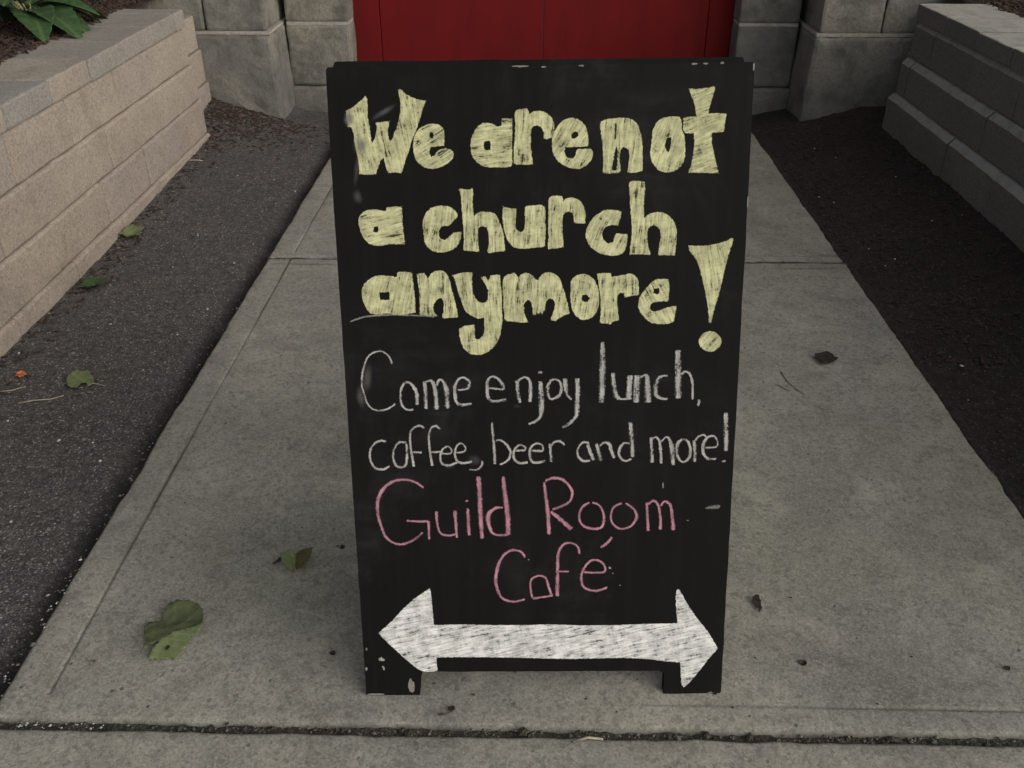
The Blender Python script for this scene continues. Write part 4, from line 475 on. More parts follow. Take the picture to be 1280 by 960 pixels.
for o, s, xf, mt in ((LW, -1, 1.60, 'block_warm'), (RW, 1, 1.80, 'block_grey')):     # short return that meets the pier
    for c, (a, b) in enumerate(((-.1, .19), (.193, .345), (.348, .50))):
        xa, xb = sorted((s * (xf + .012 * c), s * (xf + .3)))
        block("block", (xa, (4.273 if s < 0 else 4.333), a), (xb, 4.655, b), M[mt], o, seed=60 + c, rough=.002)

def terrace(name, s, x0, zt, label):
    def fz(x, y): 
        d = abs(x) - x0
        return zt + .012 * min(1, d / .1) + nz(x, y, 2, 5) * .012 + nz(x, y, 4, 22) * .009 + nz(x, y, 6, 70) * .005
    xs = axis([(x0, x0 + .9, .018), (x0 + .9, 4.5, .3)])
    xs = [s * x for x in xs]
    if s < 0: xs = xs[::-1]
    o = height_sheet(name, xs, axis([(1.0, 5.0, .02)]), fz, M['mulch'])
    return tag(o, label, kind="structure")
terrace("planting_bed", -1, 1.775, .578, "raised bed of dark mulch behind the tan wall on the left")
terrace("planting_bed", 1, 1.955, .600, "raised bed of dark mulch behind the grey wall on the right")
def chips(n, s, x0, z, seed, label):
    rg = random.Random(seed); v = []; f = []
    for _ in range(n):
        y = rg.uniform(1.8, 4.6); x = s * (x0 + abs(rg.gauss(0, 1)) * .25 - .03 * rg.random() * rg.random())
        L, w, h = rg.uniform(.012, .035), rg.uniform(.003, .009), rg.uniform(.002, .005)
        b = len(v); R = Matrix.Rotation(rg.random() * 3.14, 3, 'Z') @ Matrix.Rotation(rg.uniform(-.4, .4), 3, 'Y')
        for p in box_vf((-L / 2, -w / 2, -h / 2), (L / 2, w / 2, h / 2))[0]:
            q = R @ Vector(p); v.append((x + q.x, y + q.y, z + q.z + rg.uniform(0, .008)))
        f += [tuple(b + i for i in q) for q in box_vf((0, 0, 0), (1, 1, 1))[1]]
    tag(mesh("mulch_chips", v, f, M['chip']), label, "mulch", kind="stuff")
chips(2600, -1, 1.80, .592, 21, "dark wood chips strewn over the left raised bed and its wall cap")
chips(1500, 1, 1.98, .612, 22, "dark wood chips strewn over the right raised bed and its wall cap")

def litter(name, n, pick, zf, seed, label, mat='chip'):
    rg = random.Random(seed); v = []; f = []
    for _ in range(n):
        x, y = pick(rg); L, w, h = rg.uniform(.008, .03), rg.uniform(.003, .009), rg.uniform(.0015, .004)
        b = len(v); R_ = Matrix.Rotation(rg.random() * 3.14, 3, 'Z') @ Matrix.Rotation(rg.uniform(-.3, .3), 3, 'Y')
        for p in box_vf((-L / 2, -w / 2, -h / 2), (L / 2, w / 2, h / 2))[0]:
            q = R_ @ Vector(p); v.append((x + q.x * rg.uniform(.8, 1.1), y + q.y, zf(x, y) + .002 + q.z))
        f += [tuple(b + i for i in q) for q in box_vf((0, 0, 0), (1, 1, 1))[1]]
    tag(mesh(name, v, f, M[mat]), label, "litter", kind="stuff")
litter("mulch_litter", 900, lambda r: (-1.62 + abs(r.gauss(0, .26)), 4.68 - abs(r.gauss(0, .26))), z_left, 41, "brown mulch litter gathered in the corner by the left pier")
litter("mulch_litter", 260, lambda r: (-1.49 + abs(r.gauss(0, .05)), r.uniform(1.6, 4.3)), z_left, 42, "brown mulch litter along the foot of the tan wall")
litter("mulch_litter", 900, lambda r: (r.uniform(1.12, 1.66), r.uniform(2.2, 4.7)), z_right, 43, "dark wood chips trodden into the right soil strip", 'chip')

# ------------------------------------------------------------ church front
church = tag(empty("church_front", (.05, 4.97, 0)), "grey stone church front with buttress piers either side of a red double door", "building")
CH = Matrix.Translation((-.05, -4.97, 0))
def chb(name, lo, hi, mat='ashlar', **kw):
    kw.setdefault('bev', .008); kw.setdefault('rough', .003)
    o = block(name, lo, hi, M[mat], None, **kw); o.parent = church; o.matrix_parent_inverse = CH; return o
k = 100
def taper_for(cx, sgn, yb):
    def t(co):
        z = max(0, min(.41, co.z)); f_ = 1 - z / .41
        co = co.copy()
        if sgn * (co.x - cx) > .1: co.x += sgn * .020 * f_
        if co.y < yb + .1: co.y -= .028 * f_
        return co
    return t
for sgn, xin in ((1, -1.275), (-1, 1.375)):          # two piers; xin = the side towards the door
    xo = xin - sgn * .78; lo_x, hi_x = min(xin, xo), max(xin, xo)
    t = taper_for((lo_x + hi_x) / 2, sgn, 4.70)
    chb("stone_block", (lo_x, 4.70, -.08), (hi_x, 5.3, .405), seed=k, taper=t, bev=.018, rough=.006); k += 1
    z = .417; ins = .018
    r = 0
    while z < 3.0:
        h = rnd.choice((.30, .36, .42)); cut = .42 if r % 2 else .30
        x1_, x0_ = xin - sgn * ins, xo + sgn * ins
        xm = x1_ - sgn * cut
        for a, b in ((x1_, xm), (xm, x0_)):
            l_, h_ = min(a, b) + .003, max(a, b) - .003
            chb("stone_block", (l_, 4.70 + ins, z), (h_, 5.3, z + h - .006), seed=k, bev=.014, rough=.004, seg=.1); k += 1
        z += h; r += 1
    m_ = mesh("mortar_joint", *box_vf((lo_x + .004, 4.704, .404), (hi_x - .004, 5.29, .4175)), M['mortar'], church); m_.matrix_parent_inverse = CH
# wall between pier and door, both sides
for sgn, xa, xb in ((1, -1.262, -.935), (-1, 1.055, 1.362)):
    chb("stone_block", (xa, 4.945, -.06), (xb - (.06 if sgn > 0 else 0), 5.4, .095), seed=k, rough=.006, bev=.012); k += 1
    chb("stone_block", (xa, 4.97, .10), (xb, 5.45, .405), seed=k, rough=.005, bev=.016); k += 1
    m_ = mesh("mortar_joint", *box_vf((xa + .004, 4.975, .402), (xb - .004, 5.4, .4175)), M['mortar'], church); m_.matrix_parent_inverse = CH
    z = .417
    while z < 3.0:
        h = rnd.choice((.32, .38)); chb("stone_block", (xa, 4.974, z), (xb, 5.45, z + h - .006), seed=k, rough=.004, bev=.014, seg=.1); k += 1; z += h
for x0_, x1_, y_ in ((-4.6, -2.06, 5.0), (2.16, 4.7, 5.0)):          # wall that runs on beyond the piers
    z = -.05; r = 0
    while z < 3.0:
        x = x0_ - (.3 if r % 2 else 0)
        while x < x1_:
            a, b = max(x, x0_), min(x + .62, x1_)
            if b - a > .05: chb("stone_block", (a + .003, y_, z), (b - .003, y_ + .4, z + .364), seed=k, rough=.004, bev=.014, seg=.2); k += 1
            x += .62
        z += .37; r += 1
z = 2.35
chb("lintel", (-1.0, 4.98, 2.32), (1.12, 5.44, 2.72), seed=k, seg=.2); k += 1
chb("stone_block", (-1.0, 4.98, 2.726), (1.12, 5.44, 3.05), seed=k, seg=.2)
# red door
def red_box(name, lo, hi, parent, bev=.004):
    return block(name, lo, hi, M['red'], parent, bev=bev, rough=.0003, seg=.5)
door = empty("double_door", (.05, 5.16, 0)); door.parent = church; door.matrix_parent_inverse = CH
DM = Matrix.Translation((-.05, -5.16, 0))
def dpart(o): o.matrix_parent_inverse = DM; return o
dpart(red_box("door_frame", (-.937, 5.119, .002), (-.80, 5.24, 2.318), door))
dpart(red_box("door_frame", (.925, 5.122, .002), (1.057, 5.24, 2.318), door))
dpart(red_box("door_frame", (-.797, 5.10, 2.20), (.922, 5.24, 2.318), door))
for a, b, hx in ((-.797, .0610, -.05), (.0635, .922, .17)):
    dpart(red_box("door_leaf", (a, 5.125, .012), (b, 5.18, 2.195), door))
    bm = bmesh.new(); bmesh.ops.create_cone(bm, segments=16, radius1=.012, radius2=.012, depth=.20)
    for v in bm.verts: v.co = v.co + Vector((hx, 5.075, 1.05))
    r_ = bmesh.ops.create_cone(bm, segments=12, radius1=.02, radius2=.016, depth=.05, matrix=Matrix.Translation((hx, 5.10, .97)) @ Matrix.Rotation(math.pi / 2, 4, 'X'))
    bmesh.ops.create_cone(bm, segments=12, radius1=.02, radius2=.016, depth=.05, matrix=Matrix.Translation((hx, 5.10, 1.13)) @ Matrix.Rotation(math.pi / 2, 4, 'X'))
    dpart(bm_obj("handle", bm, M['brass'], door, True))

# ------------------------------------------------------------ the A-frame chalkboard
LEAN = math.radians(15.9); TH = .0185
sign = tag(empty("chalkboard_sign", (.03338, 1.08159, 0), math.atan2(.0256186, .99967)), "black A-frame chalkboard with yellow, white and pink writing standing on the path", "chalkboard sign")
def panel_mesh(name, outline, y0, y1, mat, parent, jitter=.0005):
    """plywood board: outline in its own plane (x, z), front at y0, back at y1"""
    pts = []
    n = len(outline)
    for i in range(n):
        a, b = Vector(outline[i]), Vector(outline[(i + 1) % n]); m_ = max(1, int((b - a).length / .03))
        for k_ in range(m_):
            p = a.lerp(b, k_ / m_)
            if k_: p += Vector((nz(p.x, p.y, 1, 25), nz(p.x, p.y, 9, 25))) * jitter * 2
            pts.append(p)
    tri = tessellate_polygon([[Vector((p.x, p.y, 0)) for p in pts]]); n = len(pts)
    bvl = .0012
    ring = lambda ins, y: [(p.x + (bvl if ins and p.x < 0 else -bvl if ins else 0), y, p.y) for p in pts]
    v = ring(0, y0 + .0008) + ring(0, y1); f = [(i, (i + 1) % n, n + (i + 1) % n, n + i) for i in range(n)]
    fr = [(*t,) for t in tri]
    v0 = [(p.x, y0, p.y) for p in pts]; b = len(v); v += v0
    f += [(b + i, b + (i + 1) % n, (i + 1) % n, i) for i in range(n)]
    f += [tuple(b + i for i in t) for t in fr] + [tuple(n + i for i in reversed(t)) for t in fr]
    o = mesh(name, v, f, mat, parent)
    bm = bmesh.new(); bm.from_mesh(o.data); bmesh.ops.recalc_face_normals(bm, faces=bm.faces); bm.to_mesh(o.data); bm.free()
    return o
OUT = [(-.3072, 0), (-.2145, 0), (-.2125, .030), (-.2090, .0455), (.1985, .0455), (.2075, .040), (.2075, 0), (.3045, 0), (.3072, .004), (.2975, .8722), (.2945, 1.0365), (-.3175, 1.0300), (-.3205, 1.0265), (-.3195, .8349)]
front = panel_mesh("front_panel", OUT, 0, TH, M['board'], sign); front.rotation_euler = (-LEAN, 0, 0)
bx_, bz_ = 0, 0
back = panel_mesh("back_panel", [(x * .985 + .004, z * .991) for x, z in OUT], 0, TH, M['board'], sign)
topy = math.sin(LEAN) * 1.036 + .027; 
back.rotation_euler = (LEAN, 0, 0); back.location = (-.006, topy + math.sin(LEAN) * 1.036, 0.001)
def cyl(bm, p, r, depth, axis_='X', seg=14):
    R = {'X': Matrix.Rotation(math.pi / 2, 4, 'Y'), 'Y': Matrix.Rotation(math.pi / 2, 4, 'X'), 'Z': Matrix.Identity(4)}[axis_]
    bmesh.ops.create_cone(bm, cap_ends=True, segments=seg, radius1=r, radius2=r, depth=depth, matrix=Matrix.Translation(p) @ R)
for hx in (-.2, .18):
    bm = bmesh.new(); zt = math.cos(LEAN) * 1.025
    cyl(bm, (hx, math.sin(LEAN) * 1.03 + .013, zt - .006), .0045, .06)
    for sy in (-1, 1):
        bmesh.ops.create_cube(bm, size=1, matrix=Matrix.Translation((hx, math.sin(LEAN) * 1.03 + .013 + sy * .009, zt - .030)) @ Matrix.Rotation(sy * LEAN, 4, 'X') @ Matrix.Diagonal((.06, .002, .045, 1)))
    bm_obj("hinge", bm, M['hinge'], sign)
for cx_ in (-.27, .26):                                             # stay chain between the panels
    bm = bmesh.new(); n_ = 15
    for i in range(n_):
        t_ = (i + .5) / n_; yy = .12 + .34 * t_; zz = .36 - .03 * math.sin(t_ * math.pi)
        R = Matrix.Translation((cx_, yy, zz)) @ Matrix.Rotation(math.pi / 2 * (i % 2), 4, 'Y')
        ring_ = [R @ Vector((.006 * math.cos(a), .014 * math.sin(a), 0)) for a in [j * math.pi / 5 for j in range(10)]]
        for j in range(10):
            a, b = ring_[j], ring_[(j + 1) % 10]; dd = b - a
            bmesh.ops.create_cone(bm, segments=5, radius1=.0013, radius2=.0013, depth=dd.length * 1.1, matrix=Matrix.Translation((a + b) / 2) @ dd.to_track_quat('Z', 'Y').to_matrix().to_4x4())
    bm_obj("stay_chain", bm, M['hinge'], sign)

layer = [0]
def setuv(me, ang):
    uvl = me.uv_layers.new(name="UVMap"); ca, sa = math.cos(ang), math.sin(ang)
    for lp in me.loops:
        p = me.vertices[lp.vertex_index].co
        uvl.data[lp.index].uv = (p.x * ca - p.z * sa, p.x * sa + p.z * ca)
def smooth_loop(pts):
    """round the traced outline a little, keep sharp corners, roughen it like chalk"""
    n = len(pts); out = []
    for i in range(n):
        a, b, c = Vector(pts[i - 1]), Vector(pts[i]), Vector(pts[(i + 1) % n])
        ang = (b - a).angle(c - b, 0)
        if ang > 1.0: out.append(b)
        else: out += [b.lerp(a, .25), b.lerp(c, .25)]
    res = []; n = len(out)
    for i in range(n):
        a, b = out[i], out[(i + 1) % n]; m_ = max(1, int((b - a).length / 2.2))
        for k_ in range(m_):
            p = a.lerp(b, k_ / m_)
            j = Vector((nz(p.x, p.y, 1, .55) + .6 * nz(p.x, p.y, 2, 1.6), nz(p.x, p.y, 7, .55) + .6 * nz(p.x, p.y, 8, 1.6)))
            res.append(p + j * .75)
    return res
COLNAME = {'y': 'pale yellow filled', 'w': 'thin white', 'p': 'pink', 's': 'smeared grey', 'a': 'solid white'}
def is_word(n): return len(n) == 1
from mathutils.geometry import delaunay_2d_cdt
def seg_dist(px, py, L):
    best = 1e9
    for (ax, ay, bx, by) in L:
        dx, dy = bx - ax, by - ay; q = dx * dx + dy * dy
        t = 0 if q == 0 else max(0, min(1, ((px - ax) * dx + (py - ay) * dy) / q))
        ex, ey = ax + t * dx - px, ay + t * dy - py; best = min(best, ex * ex + ey * ey)
    return math.sqrt(best)
def inside(px, py, L):
    c = False
    for (ax, ay, bx, by) in L:
        if (ay > py) != (by > py) and px < (bx - ax) * (py - ay) / (by - ay) + ax: c = not c
    return c
for name, col, ang, loops in FILLED:
    ls = [smooth_loop(l) for l in loops]
    pts = []; edges = []; segs = []
    for l in ls:
        b0 = len(pts); n = len(l); pts += [Vector((p.x, p.y)) for p in l]; edges += [(b0 + i, b0 + (i + 1) % n) for i in range(n)]
        segs += [(l[i].x, l[i].y, l[(i + 1) % n].x, l[(i + 1) % n].y) for i in range(n)]
    nb = len(pts); x0, x1 = min(p.x for p in pts), max(p.x for p in pts); y0, y1 = min(p.y for p in pts), max(p.y for p in pts)
    stp = 2.6; yy = y0 + 1; ins = []
    while yy < y1:
        xx = x0 + 1
        while xx < x1:
            if inside(xx, yy, segs):
                d_ = seg_dist(xx, yy, segs)
                if d_ > 1.0: ins.append((Vector((xx, yy)), d_))
            xx += stp
        yy += stp
    vs, es, fs, *_ = delaunay_2d_cdt(pts + [p for p, _ in ins], edges, [], 1, 1e-5)
    fs = [f for f in fs if inside(sum(vs[i].x for i in f) / 3, sum(vs[i].y for i in f) / 3, segs)]
    layer[0] = (layer[0] + 1) % 3; y = -.00035 - .00008 * layer[0]
    key = {(round(p.x, 3), round(p.y, 3)): d_ for p, d_ in ins}
    v = [(p.x / 1000, y, p.y / 1000) for p in vs]
    dist_ = [key.get((round(p.x, 3), round(p.y, 3)), 0.0) for p in vs]
    f = []
    for t in fs:
        p0, p1, p2 = (vs[i] for i in t)
        cr = (p1 - p0).x * (p2 - p0).y - (p1 - p0).y * (p2 - p0).x
        f.append(tuple(t) if cr > 0 else tuple(reversed(t)))
    nm = "arrow" if name == 'arrow' else "chalk_letter" if is_word(name) else name
    o = mesh(nm, v, f, M['chalk_' + col], front); setuv(o.data, math.radians(ang))
    at = o.data.attributes.new("edge", 'FLOAT', 'POINT'); at.data.foreach_set("value", dist_)
    o["label"] = "solid white double-headed arrow" if name == 'arrow' else (COLNAME[col] + (" letter " + name if is_word(name) else " " + name.replace('_', ' ')))
def catmull(P, step):
    out = []; n = len(P)
    for i in range(n - 1):
        p0, p1, p2, p3 = P[max(0, i - 1)], P[i], P[i + 1], P[min(n - 1, i + 2)]
        L = math.hypot(p2[0] - p1[0], p2[1] - p1[1]); m_ = max(2, int(L / step))
        for k_ in range(m_):
            t = k_ / m_
            out.append(tuple(.5 * (2 * p1[c] + (p2[c] - p0[c]) * t + (2 * p0[c] - 5 * p1[c] + 4 * p2[c] - p3[c]) * t * t + (3 * p1[c] - p0[c] - 3 * p2[c] + p3[c]) * t ** 3) for c in range(3)))
    out.append(P[-1]); return out
for name, col, lines in STROKES:
    v = []; f = []; edge = []; uvv = []
    for li, L in enumerate(lines):
        C_ = catmull(L, 1.6); n = len(C_); y = -.0003 - .00012 * li - .00006 * (layer[0] % 3); s_ = 0
        for i, (x, z, w) in enumerate(C_):
            a, b = C_[max(0, i - 1)], C_[min(n - 1, i + 1)]
            dx, dz = b[0] - a[0], b[1] - a[1]; q = math.hypot(dx, dz) or 1; nx_, nz_ = -dz / q, dx / q
            if i: s_ += math.hypot(x - C_[i - 1][0], z - C_[i - 1][1])
            endf = .55 if i in (0, n - 1) else 1
            hw = w * .66 * endf * (1 + .22 * nz(x, z, li, .35) + .15 * nz(x, z, li, 1.2))
            j = .35 * nz(x, z, 20 + li, .5)
            base_ = len(v) ; 
            for c_, e_ in ((-1, 1.0), (-.5, .5), (0, 0.0), (.5, .5), (1, 1.0)):
                v.append(((x + nx_ * (hw * c_ + j)) / 1000, y, (z + nz_ * (hw * c_ + j)) / 1000)); edge.append(1.0 if i in (0, n - 1) else e_)
                uvv.append((hw * c_ / 1000 + li * .31, s_ / 1000 + li * .17))
            if i:
                for c_ in range(4): f.append((base_ - 5 + c_, base_ + c_, base_ + c_ + 1, base_ - 4 + c_))
    layer[0] += 1
    nm = "chalk_letter" if is_word(name) else name
    o = mesh(nm, v, f, M['chalk_' + col], front)
    at = o.data.attributes.new("edge", 'FLOAT', 'POINT'); at.data.foreach_set("value", edge)
    uvl = o.data.uv_layers.new(name="UVMap")
    for lp in o.data.loops: uvl.data[lp.index].uv = uvv[lp.vertex_index]
    o["label"] = COLNAME[col] + (" letter " + name if is_word(name) else " " + name.replace('_', ' '))
for cx_, cz_, rx, rz, ang, st_ in SMUDGES:
    v = [(cx_ / 1000, -.0007, cz_ / 1000)]; ed = [st_]; f = []; N = 28; K = 5; a_ = math.radians(-ang)
    for k_ in range(1, K + 1):
        for i in range(N):
            t = i * 2 * math.pi / N; r = k_ / K * (1 + .18 * nz(math.cos(t), math.sin(t), cx_, 1.6))
            px_, pz_ = rx * r * math.cos(t), rz * r * math.sin(t)
            v.append(((cx_ + px_ * math.cos(a_) - pz_ * math.sin(a_)) / 1000, -.0007, (cz_ + px_ * math.sin(a_) + pz_ * math.cos(a_)) / 1000))
            ed.append(st_ * max(0, .5 + .5 * math.cos(math.pi * k_ / K)))
    f = [(0, 1 + i, 1 + (i + 1) % N) for i in range(N)]
    for k_ in range(K - 1):
        for i in range(N): f.append((1 + k_ * N + i, 1 + (k_ + 1) * N + i, 1 + (k_ + 1) * N + (i + 1) % N, 1 + k_ * N + (i + 1) % N))
    o = mesh("chalk_smudge", v, f, M['smudge'], front)
    at = o.data.attributes.new("edge", 'FLOAT', 'POINT'); at.data.foreach_set("value", ed)
# worn edges where the paint is off and the wood shows: (x, z, length, height, top edge?)
rc = random.Random(5)
def chip(x, z, L, h, y=-.0006, t=.0008):
    pts = []
    for i in range(12):
        a = i * math.pi / 6; pts.append((x + L / 2 * math.cos(a) * rc.uniform(.75, 1.1), z + h / 2 * math.sin(a) * rc.uniform(.6, 1.15)))
    n = 12; v = [(p[0], y, p[1]) for p in pts] + [(p[0], y + t, p[1]) for p in pts]
    f = [tuple(range(n))] + [(i, n + i, n + (i + 1) % n, (i + 1) % n) for i in range(n)]
    mesh("worn_edge", v, f, M['wood_chip'], front)
for a in ((-.042, 1.0310, .026, .0026), (-.008, 1.0300, .008, .0026), (.046, 1.0318, .009, .0028), (.208, 1.0340, .010, .0028), (.224, 1.0345, .009, .0026), (.248, 1.0352, .006, .0035),
          (.2935, 1.030, .0026, .012), (-.291, .0020, .034, .0032), (-.2290, .0170, .0120, .034), (.289, .0025, .010, .0028), (-.305, .052, .004, .008), (-.303, .09, .003, .006), (.2975, .84, .002, .02)):
    chip(*a)

# ------------------------------------------------------------ leaves, twigs and weeds
def leaf_mesh(name, outline, size, bend, mat, parent=None, thick=.0006, seed=0, stem=None):
    """outline: half-width as a function of t along the midrib; bend(x, y) -> z"""
    n, m_ = 22, 8; v = []; uvs = []
    for i in range(n + 1):
        t = i / n; w = outline(t) * size
        for j in range(-m_, m_ + 1):
            q = j / m_; tooth = 1 + .05 * math.sin(t * 60 + (3 if j > 0 else 0)) * (abs(q) > .95)
            x, y = q * w * tooth, (t - .5) * size
            y += -.10 * size * abs(q) * (outline(t) * 1.2)
            v.append(Vector((x, y, bend(x / size, y / size) * size + nz(x, y, seed, 90) * .0012))); uvs.append((q * outline(t), t))
    W = 2 * m_ + 1
    f = [(i * W + j, i * W + j + 1, (i + 1) * W + j + 1, (i + 1) * W + j) for i in range(n) for j in range(W - 1)]
    o = mesh(name, v, f, mat, parent, True)
    uvl = o.data.uv_layers.new(name="UVMap")
    for lp in o.data.loops: uvl.data[lp.index].uv = uvs[lp.vertex_index]
    sm = o.modifiers.new("thickness", 'SOLIDIFY'); sm.thickness = thick
    return o
def tube(name, pts, r, mat, parent=None, seg=6):
    bm = bmesh.new(); rings = []
    for i, p in enumerate(pts):
        p = Vector(p); a, b = Vector(pts[max(0, i - 1)]), Vector(pts[min(len(pts) - 1, i + 1)]); q = (b - a).to_track_quat('Z', 'Y')
        rr = r * (1 - .5 * i / len(pts)) if not isinstance(r, list) else r[i]
        rings.append([bm.verts.new(p + q @ Vector((rr * math.cos(k_ * 6.2832 / seg), rr * math.sin(k_ * 6.2832 / seg), 0))) for k_ in range(seg)])
    for a, b in zip(rings, rings[1:]):
        for k_ in range(seg): bm.faces.new((a[k_], a[(k_ + 1) % seg], b[(k_ + 1) % seg], b[k_]))
    bm.faces.new(rings[0][::-1]); bm.faces.new(rings[-1])
    return bm_obj(name, bm, mat, parent, True)
lobed = lambda t: (math.sin(math.pi * min(1, t * 1.02) ** .75) ** .7) * .46 * (1 + .22 * math.sin(t * 19 + .5)) if 0 < t < 1 else .015
oval = lambda t: (math.sin(math.pi * t ** .8) ** .8) * .42 if 0 < t < 1 else .01
from mathutils.geometry import delaunay_2d_cdt
def traced_leaf(name, pts, zf, mat, parent=None, ori=(0, 0), ang=0.0, thick=.0005, step=.004, seed=0):
    """a leaf blade from its outline on the ground, curled by zf; UV runs along the midrib"""
    P = [Vector((a - ori[0], b - ori[1])) for a, b in pts]; rim = []
    for k_ in range(len(P)):
        a, b, c = P[k_ - 1], P[k_], P[(k_ + 1) % len(P)]
        sharp = (b - a).angle(c - b, 0) > 1.05
        q = [b] if sharp else [b.lerp(a, .28), b.lerp(c, .28)]
        rim += q
    fine = []
    for k_ in range(len(rim)):
        a, b = rim[k_], rim[(k_ + 1) % len(rim)]; m_ = max(1, int((b - a).length / (step * .7)))
        tooth = .0017 * (1 if k_ % 2 else -1)
        fine += [a.lerp(b, t / m_) + (b - a).normalized().orthogonal() * (tooth if t == 0 else 0) + Vector((nz(a.x + t, a.y, seed, 300), nz(a.x, a.y + t, seed, 300))) * .0004 for t in range(m_)]
    n = len(fine); pts2 = list(fine)
    x0, x1 = min(p.x for p in fine), max(p.x for p in fine); y0, y1 = min(p.y for p in fine), max(p.y for p in fine)
    x = x0
    while x < x1:
        y = y0
        while y < y1: pts2.append(Vector((x + step * .3 * nz(x, y, 1, 500), y))); y += step
        x += step
    vs, es, fs, *_ = delaunay_2d_cdt(pts2, [(k_, (k_ + 1) % n) for k_ in range(n)], [], 1, 1e-6)
    used = sorted({i for f in fs for i in f}); mp = {a: b for b, a in enumerate(used)}
    v = [(vs[i].x, vs[i].y, zf(vs[i].x, vs[i].y) + nz(vs[i].x, vs[i].y, seed, 70) * .0014) for i in used]
    fs = [tuple(mp[i] for i in f) for f in fs]
    o = mesh(name, v, fs, mat, parent, True)
    uvl = o.data.uv_layers.new(name="UVMap"); ca, sa = math.cos(ang), math.sin(ang)
    for lp in o.data.loops:
        p = o.data.vertices[lp.vertex_index].co; uvl.data[lp.index].uv = ((p.x * ca + p.y * sa) / .09, (-p.x * sa + p.y * ca) / .09)
    sm = o.modifiers.new("thickness", 'SOLIDIFY'); sm.thickness = thick; sm.offset = 1
    return o
# big folded leaf on the path
BX, BY = -.652, 1.208
g = tag(empty("fallen_leaf", (BX, BY, .001), 0), "large dark green leaf folded over its pale underside, on the path left of the sign", "leaf")
def zbig(x, y):
    d = (x * .45 - y * .89)                     # distance towards the folded edge
    return .004 + .012 * max(0, min(1, .5 + d / .06)) + .010 * max(0, y - .025) / .04 + 2.2 * max(0, abs(x * .8 + y * .3) - .02) ** 2 * 4 + .003 * nz(x, y, 2, 45)
traced_leaf("leaf_blade", [(-0.7095, 1.2107), (-0.7084, 1.2232), (-0.6979, 1.231), (-0.6856, 1.2338), (-0.689, 1.2569), (-0.6797, 1.2728), (-0.6626, 1.2795), (-0.6383, 1.2763), (-0.6188, 1.2635), (-0.6076, 1.2482), (-0.6009, 1.2204), (-0.6194, 1.2051), (-0.643, 1.1972), (-0.6611, 1.1847), (-0.6755, 1.1676), (-0.6875, 1.143), (-0.6866, 1.1627), (-0.6916, 1.1817), (-0.7024, 1.1912)], zbig, M['leaf_green'], g, (BX, BY), math.radians(-35), seed=1)
fl = traced_leaf("folded_lobe", [(-0.6793, 1.1403), (-0.6755, 1.1676), (-0.662, 1.1875), (-0.644, 1.2015), (-0.6205, 1.2095), (-0.6006, 1.2225), (-0.603, 1.2005), (-0.6148, 1.1929), (-0.6128, 1.1784), (-0.6196, 1.1687), (-0.6213, 1.1536), (-0.629, 1.1441), (-0.641, 1.1471), (-0.6563, 1.1389), (-0.6669, 1.1434)],
    lambda x, y: .014 - .010 * max(0, min(1, (x * .45 - y * .89 - .01) / .045)) + .002 * nz(x, y, 7, 60), M['leaf_pale'], g, (BX, BY), math.radians(-40), seed=2)
fl["label"] = "paler folded underside"
mesh("worm_hole", [(.0042 * math.cos(a) * (1 + .2 * math.sin(3 * a)) + .004, .0055 * math.sin(a) - .046, .0125) for a in [i * .63 for i in range(10)]], [tuple(range(10))], M['dark_leaf'], g)
# curled small leaf with upright stalk
CX, CY = -.470, 1.395
g = tag(empty("fallen_leaf", (CX, CY, .001), 0), "small curled olive leaf with its stalk pointing up, on the path beside the sign", "leaf")
curl = lambda c, k1: (lambda x, y: .004 + k1 * abs(x - c) + 5 * max(0, y - .01) ** 2 * 4)
traced_leaf("leaf_blade", [(-0.4982, 1.3965), (-0.4922, 1.4145), (-0.4795, 1.4226), (-0.4669, 1.412), (-0.4662, 1.3942), (-0.4669, 1.3663), (-0.4793, 1.3764), (-0.4894, 1.385)], curl(.004, .55), M['leaf_pale'], g, (CX, CY), .4, seed=3, step=.003)
traced_leaf("leaf_blade", [(-0.4763, 1.4209), (-0.4582, 1.4291), (-0.4363, 1.4235), (-0.4348, 1.396), (-0.445, 1.3771), (-0.4621, 1.3756)], lambda x, y: .005 + .5 * max(0, x - .002) + .1 * y, M['leaf_olive'], g, (CX, CY), .2, seed=4, step=.003)
traced_leaf("leaf_tip", [(-0.5163, 1.392), (-0.5114, 1.4004), (-0.5004, 1.4144), (-0.4911, 1.4188), (-0.4925, 1.3984), (-0.5027, 1.3982)], lambda x, y: .003 + .25 * (x + .047), M['dark_leaf'], g, (CX, CY), .2, seed=5, step=.003)
tube("stalk", [(-.007, .024, .006), (-.008, .030, .016), (-.006, .036, .026), (-.004, .041, .033)], .0012, M['stem'], g)
# pale green leaf on the asphalt
AX, AY = -1.225, 2.135
g = tag(empty("fallen_leaf", (AX, AY, z_left(AX, AY) + .002), 0), "light green scalloped leaf lying on the asphalt strip at the left", "leaf")
traced_leaf("leaf_blade", [(-1.2604, 2.1237), (-1.2686, 2.1502), (-1.2621, 2.1673), (-1.2541, 2.1812), (-1.2373, 2.1746), (-1.2298, 2.1816), (-1.218, 2.1785), (-1.2047, 2.1549), (-1.192, 2.1451), (-1.1801, 2.1121), (-1.1916, 2.0989), (-1.2032, 2.1182), (-1.2154, 2.1147), (-1.2145, 2.0887), (-1.2347, 2.0883), (-1.2484, 2.1042)], lambda x, y: .005 + 1.6 * x * x + 1.2 * y * y, M['leaf_pale'], g, (AX, AY), .9, seed=6)
tube("stalk", [(.033, -.037, .006), (.046, -.028, .010), (.065, -.029, .008), (.080, -.032, .004)], .0014, M['straw'], g)
